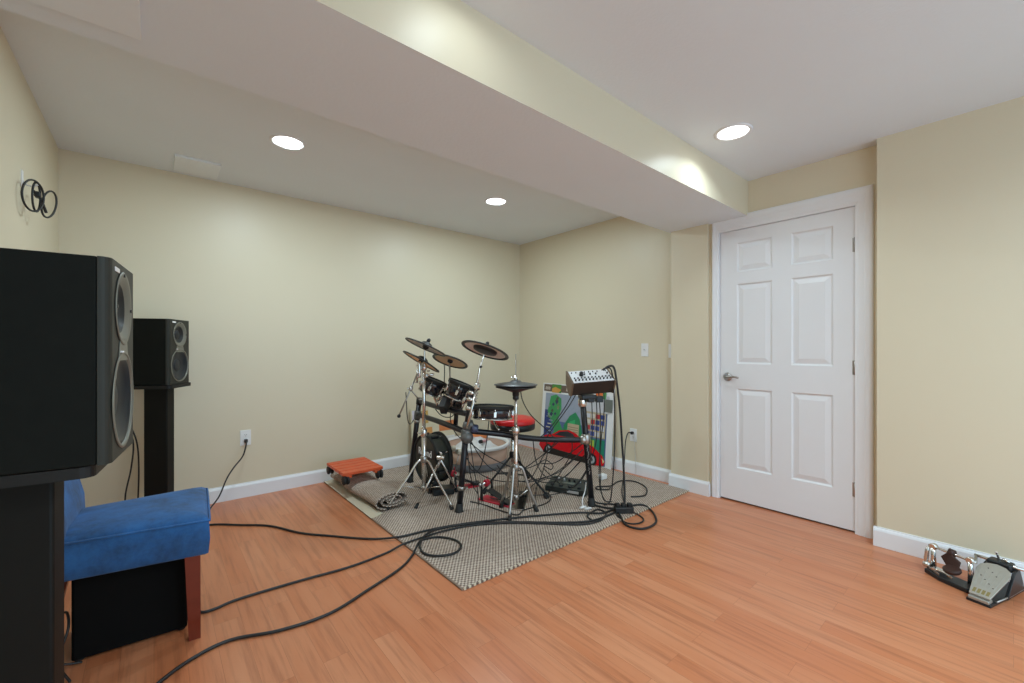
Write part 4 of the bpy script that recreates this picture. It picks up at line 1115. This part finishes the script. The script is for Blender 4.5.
for i, (lb, pts) in enumerate([
    ('black lead slanting from the mixer bottom left to the front rack bar', [(2.32, 2.07, .83), (2.25, 2.09, .72), (2.16, 2.13, .60), (2.10, 2.17, .53)]),
    ('black lead just right of the slanting one, mixer to front rack bar', [(2.345, 2.055, .83), (2.28, 2.07, .74), (2.19, 2.11, .62), (2.13, 2.14, .53)]),
    ('striped lead hanging left of the mixer post', [(2.43, 1.985, .82), (2.425, 1.975, .65), (2.415, 1.97, .50), (2.40, 1.99, .30), (2.33, 2.05, .16), (2.22, 2.15, .10), (2.08, 2.24, .10)]),
    ('lead hanging from the mixer centre to the effects unit', [(2.455, 1.965, .82), (2.46, 1.96, .66), (2.455, 1.97, .45), (2.46, 2.06, .25), (2.47, 2.16, .12), (2.48, 2.22, .075)]),
    ('lead drooping from the mixer to the rug by the poster', [(2.475, 1.955, .83), (2.49, 1.95, .62), (2.52, 1.98, .40), (2.62, 2.05, .18), (2.70, 2.12, .04), (2.80, 2.18, .016)]),
    ('lead swooping under the front rack bar from post to hi-hat', [(1.70, 2.46, .50), (1.76, 2.42, .38), (1.83, 2.38, .30), (1.92, 2.34, .27), (2.02, 2.30, .28), (2.10, 2.24, .34), (2.17, 2.13, .45), (2.20, 2.10, .49)]),
    ('lead crossing low between the front posts', [(1.66, 2.50, .42), (1.75, 2.45, .28), (1.90, 2.40, .20), (2.08, 2.30, .19), (2.25, 2.15, .25), (2.37, 2.04, .40)]),
    ('lead dropping from the front bar to the hi-hat pedal', [(2.13, 2.145, .50), (2.15, 2.16, .40), (2.16, 2.22, .25), (2.18, 2.30, .12), (2.22, 2.36, .02)]),
    ('lead looping from the front bar middle to the right post foot', [(2.05, 2.20, .50), (2.10, 2.22, .34), (2.18, 2.20, .22), (2.30, 2.15, .20), (2.38, 2.10, .28), (2.41, 2.03, .38)]),
    ('lead fanning left from the right post toward the throne', [(2.39, 2.03, .42), (2.30, 2.12, .30), (2.20, 2.20, .22), (2.08, 2.30, .18), (1.98, 2.40, .22), (1.92, 2.45, .30)]),
    ('lead from the hi-hat cymbals to the red throne side', [(1.975, 2.25, .86), (1.99, 2.24, .78), (2.05, 2.22, .68), (2.15, 2.18, .58), (2.20, 2.12, .50)]),
    ('lead along the left rack side hanging from the toms', [(1.745, 2.80, .68), (1.73, 2.78, .60), (1.735, 2.72, .52), (1.75, 2.62, .47), (1.72, 2.53, .48)]),
    ('short lead drooping between the two left rack bars', [(1.74, 3.05, .68), (1.75, 2.98, .63), (1.755, 2.90, .615), (1.75, 2.80, .63), (1.745, 2.74, .67)]),
    ('thin lead hanging off the boom arm to the back rack post', [(1.39, 2.84, .84), (1.40, 2.85, .76), (1.42, 2.88, .66), (1.47, 2.95, .59), (1.56, 3.08, .57), (1.70, 3.27, .60)]),
    ('lead falling from the rack joint past the bass drum beaters', [(1.69, 2.52, .52), (1.74, 2.56, .38), (1.80, 2.62, .22), (1.86, 2.66, .10), (1.93, 2.70, .02)]),
    ('lead hanging on the near rack post down to the rug', [(1.70, 2.475, .50), (1.72, 2.46, .32), (1.745, 2.45, .16), (1.77, 2.47, .05), (1.80, 2.52, .017)]),
    ('lead at the rug by the throne, curling to the effects unit back', [(2.20, 2.46, .017), (2.30, 2.52, .016), (2.42, 2.58, .03), (2.52, 2.54, .06), (2.56, 2.45, .09)]),
    ('lead dangling behind the front bar near the poster', [(2.30, 2.06, .50), (2.32, 2.08, .40), (2.30, 2.14, .28), (2.26, 2.20, .16), (2.28, 2.28, .05), (2.36, 2.34, .016)]),
    ('lead from the knot of wires up to the middle of the front bar', [(2.22, 2.31, .292), (2.20, 2.25, .36), (2.20, 2.16, .45), (2.21, 2.12, .50)]),
    ('lead from the knot of wires left to the near rack post', [(2.22, 2.31, .292), (2.10, 2.33, .27), (1.95, 2.36, .31), (1.80, 2.42, .40), (1.70, 2.47, .49)]),
    ('lead from the knot of wires down past the hi-hat pedal', [(2.22, 2.31, .292), (2.18, 2.34, .20), (2.12, 2.36, .10), (2.05, 2.30, .05), (1.98, 2.22, .03)]),
    ('lead from the knot of wires right to the rack post clamp', [(2.22, 2.31, .292), (2.28, 2.22, .30), (2.34, 2.12, .38), (2.40, 2.03, .47)]),
    ('twisted lead from the knot of wires toward the poster', [(2.22, 2.31, .292), (2.27, 2.30, .31), (2.31, 2.26, .27), (2.27, 2.24, .25), (2.24, 2.28, .27), (2.30, 2.33, .22), (2.42, 2.34, .12), (2.46, 2.33, .08)]),
    ('lead drooping in a wide arc from the hi-hat to the effects unit', [(1.96, 2.27, .45), (2.02, 2.27, .30), (2.14, 2.25, .19), (2.28, 2.22, .16), (2.42, 2.20, .20), (2.42, 2.04, .36)]),
    ('lead running low from the slave pedal to the throne', [(1.90, 2.50, .05), (1.98, 2.46, .03), (2.08, 2.50, .018), (2.18, 2.52, .05), (2.22, 2.56, .16)]),
    ('lead hanging off the snare pad to the near rack post', [(1.84, 2.44, .64), (1.82, 2.44, .50), (1.80, 2.46, .36), (1.78, 2.49, .28), (1.72, 2.50, .30), (1.68, 2.48, .42)]),
]):
    cable(lb, pts, .0036, group='leads around the drum rack')
# outlet cords
cable('black power cord from the back wall outlet down behind the blue chair', [(.545, YB - .035, .437), (.540, YB - .05, .40), (.515, YB - .07, .33), (.46, YB - .10, .27), (.41, YB - .13, .20), (.36, YB - .165, .09), (.305, YB - .20, .025), (.275, 3.56, .008), (.215, 3.28, .008), (.14, 3.02, .008)], .005, name='power_cable', cat='power cord', plug=[((.545, YB - .0095, .440), (0, -1, 0))])
cable('black power cord from the right wall outlet down to the plug block', [(XR - .038, 2.275, .384), (XR - .07, 2.29, .375), (XR - .12, 2.28, .30), (XR - .22, 2.22, .17), (XR - .38, 2.12, .06), (2.85, 2.02, .018), (2.70, 1.90, .017), (2.56, 1.79, .018)], .0048, name='power_cable', cat='power cord', plug=[((XR - .0095, 2.275, .377), (-1, 0, 0))])
cable('thin white wire hanging from the right wall outlet', [(XR - .012, 2.262, .345), (XR - .02, 2.255, .33), (XR - .02, 2.245, .20), (XR - .022, 2.235, .06), (XR - .03, 2.23, .0125)], .0018, name='thin_wire', m_='label', cat='wire')
# far speaker leads
cable('black speaker lead hanging straight behind the far speaker stand', [(-.165, 3.70, 1.05), (-.185, 3.70, .90), (-.15, 3.62, .70), (-.10, 3.56, .58), (-.11, 3.60, .40), (-.14, 3.66, .20), (-.12, 3.62, .02)], .0045)
cable('black speaker lead curving against the far speaker stand column', [(-.16, 3.68, 1.06), (-.175, 3.68, .92), (-.13, 3.62, .72), (-.085, 3.60, .57), (-.075, 3.66, .40), (-.08, 3.70, .15), (-.085, 3.72, .05)], .0045)
# small loops near subwoofer
cable('black cable curling at the left side of the subwoofer', [(-.20, 2.20, .010), (-.262, 2.20, .04), (-.275, 2.24, .14), (-.25, 2.27, .18), (-.235, 2.20, .15), (-.255, 2.16, .06), (-.22, 2.10, .008)], .004)

# ------------------------------------------------------------------ coiled cable on the left wall hook
hc = thing('wall_hook', 'small clear hook on the left wall holding a coiled cable', 'hook', (XL, 2.90, 1.90))
m = MB(); m.box((XL + .002, 2.90, 1.925), (.004, .03, .075), None, .001); m.tube([(XL + .004, 2.90, 1.915), (XL + .02, 2.90, 1.898), (XL + .045, 2.90, 1.904), (XL + .052, 2.90, 1.92)], .004, 6, 4); m.build('hook_body', 'plate', hc)
cc = thing('hanging_cable_coil', 'black cable coiled in loops hanging high on the left wall', 'coiled cable', (XL + .03, 2.93, 1.78))
hA = V((.35, .937, 0))
def loop(c, ry, rz, tilt):
    t_ = math.radians(tilt); pts = []
    for k in range(32):
        a_ = 2 * math.pi * k / 32; y, z = ry * math.cos(a_), rz * math.sin(a_)
        pts.append(V(c) + hA * (y * math.cos(t_) + z * math.sin(t_)) + V((0, 0, z * math.cos(t_) - y * math.sin(t_))) + V((.937, -.35, 0)) * .004 * math.sin(a_))
    MB().tube(pts, .0042, 8, 0, True).build('loop', 'cable', cc)
loop((-.416, 2.86, 1.846), .064, .070, 20)
loop((-.412, 2.90, 1.852), .026, .066, -6)
loop((-.385, 3.00, 1.850), .044, .070, 22)
m = MB(); m.tube([(-.420, 2.885, 1.875), (-.412, 2.91, 1.865), (-.402, 2.935, 1.850), (-.396, 2.95, 1.825), (-.390, 2.965, 1.800)], .006, 8, 5); m.box((-.410, 2.915, 1.866), (.02, .04, .026), None, .005); m.build('tie_wrap', 'cable', cc)

# ------------------------------------------------------------------ twin pedal by the right wall
tp = thing('double_pedal', 'silver and black double drum pedal lying against the right baseboard', 'drum pedal', (3.0, .14, 0))
a = V((.965, -.262, 0)).normalized(); b = V((-a.y, a.x, 0)); hO = V((2.845, .104, 0))
PP = lambda x, y, z: hO + a * x + b * y + up * z
m = MB(); m.prism([PP(0, -.040, 0), PP(.37, -.050, 0), PP(.37, .050, 0), PP(0, .040, 0)], (0, 0, .012), .003); m.build('base_plate', 'castblack', tp)
m = MB(); m.prism([PP(.0, -.034, .012), PP(.04, -.034, .012), PP(.04, .034, .012), PP(.0, .034, .012)], (0, 0, .014), .003); m.build('heel_plate', 'fbsilver', tp)
# footboard: shield shape on an incline
def FBp(x, y, off=0.): return PP(.012 + x * .93, y, .028 + x * .47 + off)
out = [(0, -.034), (.155, -.056), (.185, -.050), (.203, -.03), (.210, 0), (.203, .03), (.185, .050), (.155, .056), (0, .034)]
m = MB(); m.prism([FBp(x, y) for x, y in out], (-.003, 0, .009), .002); fbo = m.build('footboard', 'fbsilver', tp)
for i in range(5):
    y = -.030 + .015 * i; m = MB(); m.prism([FBp(.05, y - .0022, .0092), FBp(.165, y * 1.35 - .0022, .0092), FBp(.165, y * 1.35 + .0022, .0092), FBp(.05, y + .0022, .0092)], (0, 0, .002), .0008); m.build('tread_rib', 'fbsilver', fbo)
for i in range(4):
    m = MB(); y = -.022 + .0147 * i; m.prism([FBp(.008, y - .005, .0092), FBp(.034, y - .005, .0092), FBp(.034, y + .005, .0092), FBp(.008, y + .005, .0092)], (0, 0, .0015)); m.build('tread_slot', mat('brass_slot', srgb('#8f8255'), .5, .4) if i == 0 else bpy.data.materials['brass_slot'], fbo)
for i in range(7):
    m = MB(); m.cyl(FBp(.06 + .014 * i, random.uniform(-.03, .03), .009), FBp(.06 + .014 * i, random.uniform(-.03, .03), .009) + up * .003, .0025, 6) if False else m.lathe(FBp(.06 + .018 * i, ((i * 37) % 7 - 3) * .009, .010), up, [(.003, 0), (.002, .002)], 8); m.build('bolt', 'castblack', fbo)
m = MB(); m.prism([PP(.13, -.055, .012), PP(.33, -.055, .012), PP(.27, -.055, .125), PP(.22, -.055, .115)], b * .012, .002); m.build('side_frame', 'castblack', tp)
m = MB(); m.prism([PP(.22, .043, .012), PP(.31, .043, .012), PP(.28, .043, .125), PP(.235, .043, .115)], b * .012, .002); m.build('side_frame', 'castblack', tp)
m = MB(); m.box(PP(.245, 0, .125), (.06, .082, .040), Matrix((a, b, up)).transposed(), .008); m.build('cam_housing', 'castblack', tp)
m = MB(); m.cyl(PP(.25, -.09, .132), PP(.25, .09, .132), .007, 10); m.build('axle', 'chrome', tp)
m = MB(); m.tube([PP(.245, .005, .14), PP(.238, .007, .165), PP(.225, .010, .188)], .005, 8, 4); m.cyl(PP(.245, -.03, .148), PP(.245, -.005, .155), .006, 8); m.build('beater_socket', 'chrome', tp)
m = MB(); m.tube([PP(.33, -.055, .02), PP(.345, -.06, .035), PP(.36, -.05, .02)], .006, 8, 4); m.build('hoop_clamp', 'chrome', tp)
m = MB(); m.tube([PP(.05, -.043, .018), PP(.16, -.052, .02), PP(.34, -.052, .018)], .004, 6); m.build('frame_rail', 'steel', tp)
# second (slave) frame at the left of the footboard
dpl, dpr = V((3.075, .268, .0)), V((3.005, .132, .0))
ex = (dpr - dpl).normalized(); ey = V((ex.y, -ex.x, 0))
if ey.x > 0: ey = -ey            # towards the room
QQ = lambda x, y, z: dpl + ex * x + ey * y + up * z
L_ = (dpr - dpl).length
m = MB(); m.prism([QQ(-.012, -.012, 0), QQ(-.012, .045, 0), QQ(L_ * .45, .075, 0), QQ(L_ + .03, .075, 0), QQ(L_ + .03, -.012, 0)], (0, 0, .022), .004); m.build('frame_base', 'castblack', tp)
m = MB(); m.box(QQ(L_ * .32, .03, .036), (.06, .035, .012), Matrix((ex, ey, up)).transposed(), .002); m.build('latch', 'chrome', tp)
m = MB(); m.prism([QQ(L_ * .1, .02, .031), QQ(L_ * .75, .055, .031), QQ(L_ * .75, .062, .031), QQ(L_ * .1, .03, .031)], up * .010, .002); m.build('edge_strip', 'chrome', tp)
m = MB(); m.prism([QQ(.0, .028, .0225), QQ(L_ * .42, .062, .0225), QQ(L_ * .42, .066, .0225), QQ(.0, .034, .0225)], up * .012, .002); m.build('edge_strip', 'steel', tp)
for x in (0, L_):
    m = MB(); m.tube([QQ(x, .0, .022), QQ(x * .985, .0, .08), QQ(x * .97, .0, .128)], [.013, .010, .011], 12); m.lathe(QQ(x * .97, .010, .132), -ey, [(.012, 0), (.016, .004), (.016, .020), (.012, .024)], 14); m.build('post', 'chrome', tp)
m = MB(); m.cyl(QQ(-.02, 0, .132), QQ(L_ + .02, 0, .132), .006, 10); m.build('axle', 'chrome', tp)
m = MB(); m.tube([QQ(-.018, .006, .125), QQ(-.022, .008, .105), QQ(-.024, .012, .06), QQ(-.022, .016, .035)], [.006, .010, .010, .006], 8); m.lathe(QQ(-.03, .018, .034), ex, [(.012, 0), (.015, .004), (.015, .026), (.010, .03)], 12); m.build('spring', 'chrome', tp)
m = MB(); cx_ = L_ * .50
m.prism([QQ(cx_ - .035, .010, .105), QQ(cx_ - .005, .008, .140), QQ(cx_ + .045, .010, .110), QQ(cx_ + .045, .024, .075), QQ(cx_ + .012, .030, .060)], ey * .010, .003); m.build('cam_plate', 'rust', tp)
m = MB(); m.lathe(QQ(cx_ - .012, 0, .134), ex, [(.012, 0), (.020, .004), (.020, .022), (.012, .026)], 14); m.cyl(QQ(cx_, .0, .134), QQ(cx_, .012, .156), .006, 8); m.build('hub', 'rust', tp)
m = MB(); m.lathe(QQ(cx_ + .03, .045, .062), up + ey * .3, [(.030, 0), (.034, .006), (.034, .014), (.028, .020)], 18); m.build('beater_pad', 'rust', tp)
m = MB(); m.cyl(QQ(L_ + .016, .0, .132), PP(.25, .085, .132), .006, 10); m.build('drive_shaft', 'steel', tp)

# ------------------------------------------------------------------ world, camera, colour
w = bpy.data.worlds.new('world'); S.world = w; w.use_nodes = True
w.node_tree.nodes['Background'].inputs[0].default_value = (.66, .95, 1.16, 1)
w.node_tree.nodes['Background'].inputs[1].default_value = .72
cam = bpy.data.cameras.new('camera'); co = bpy.data.objects.new('camera', cam); COL.objects.link(co)
co.location = (0, 0, 1.156); co.rotation_euler = (math.radians(90), 0, math.radians(49.74 - 90))
cam.sensor_width = 36; cam.sensor_fit = 'HORIZONTAL'; cam.lens = 424. / 1024 * 36
cam.shift_x = -1. / 1024; cam.shift_y = 7. / 1024; cam.clip_start = .02
S.camera = co
vs = S.view_settings
S.display_settings.display_device = 'sRGB'
vs.view_transform = 'Standard'; vs.look = 'None'; vs.gamma = 1; vs.use_curve_mapping = False
vs.exposure = 1.37
try:
    S.cycles.max_bounces = 16; S.cycles.diffuse_bounces = 10; S.cycles.use_denoising = True
    S.cycles.sample_clamp_indirect = 6
except Exception: pass
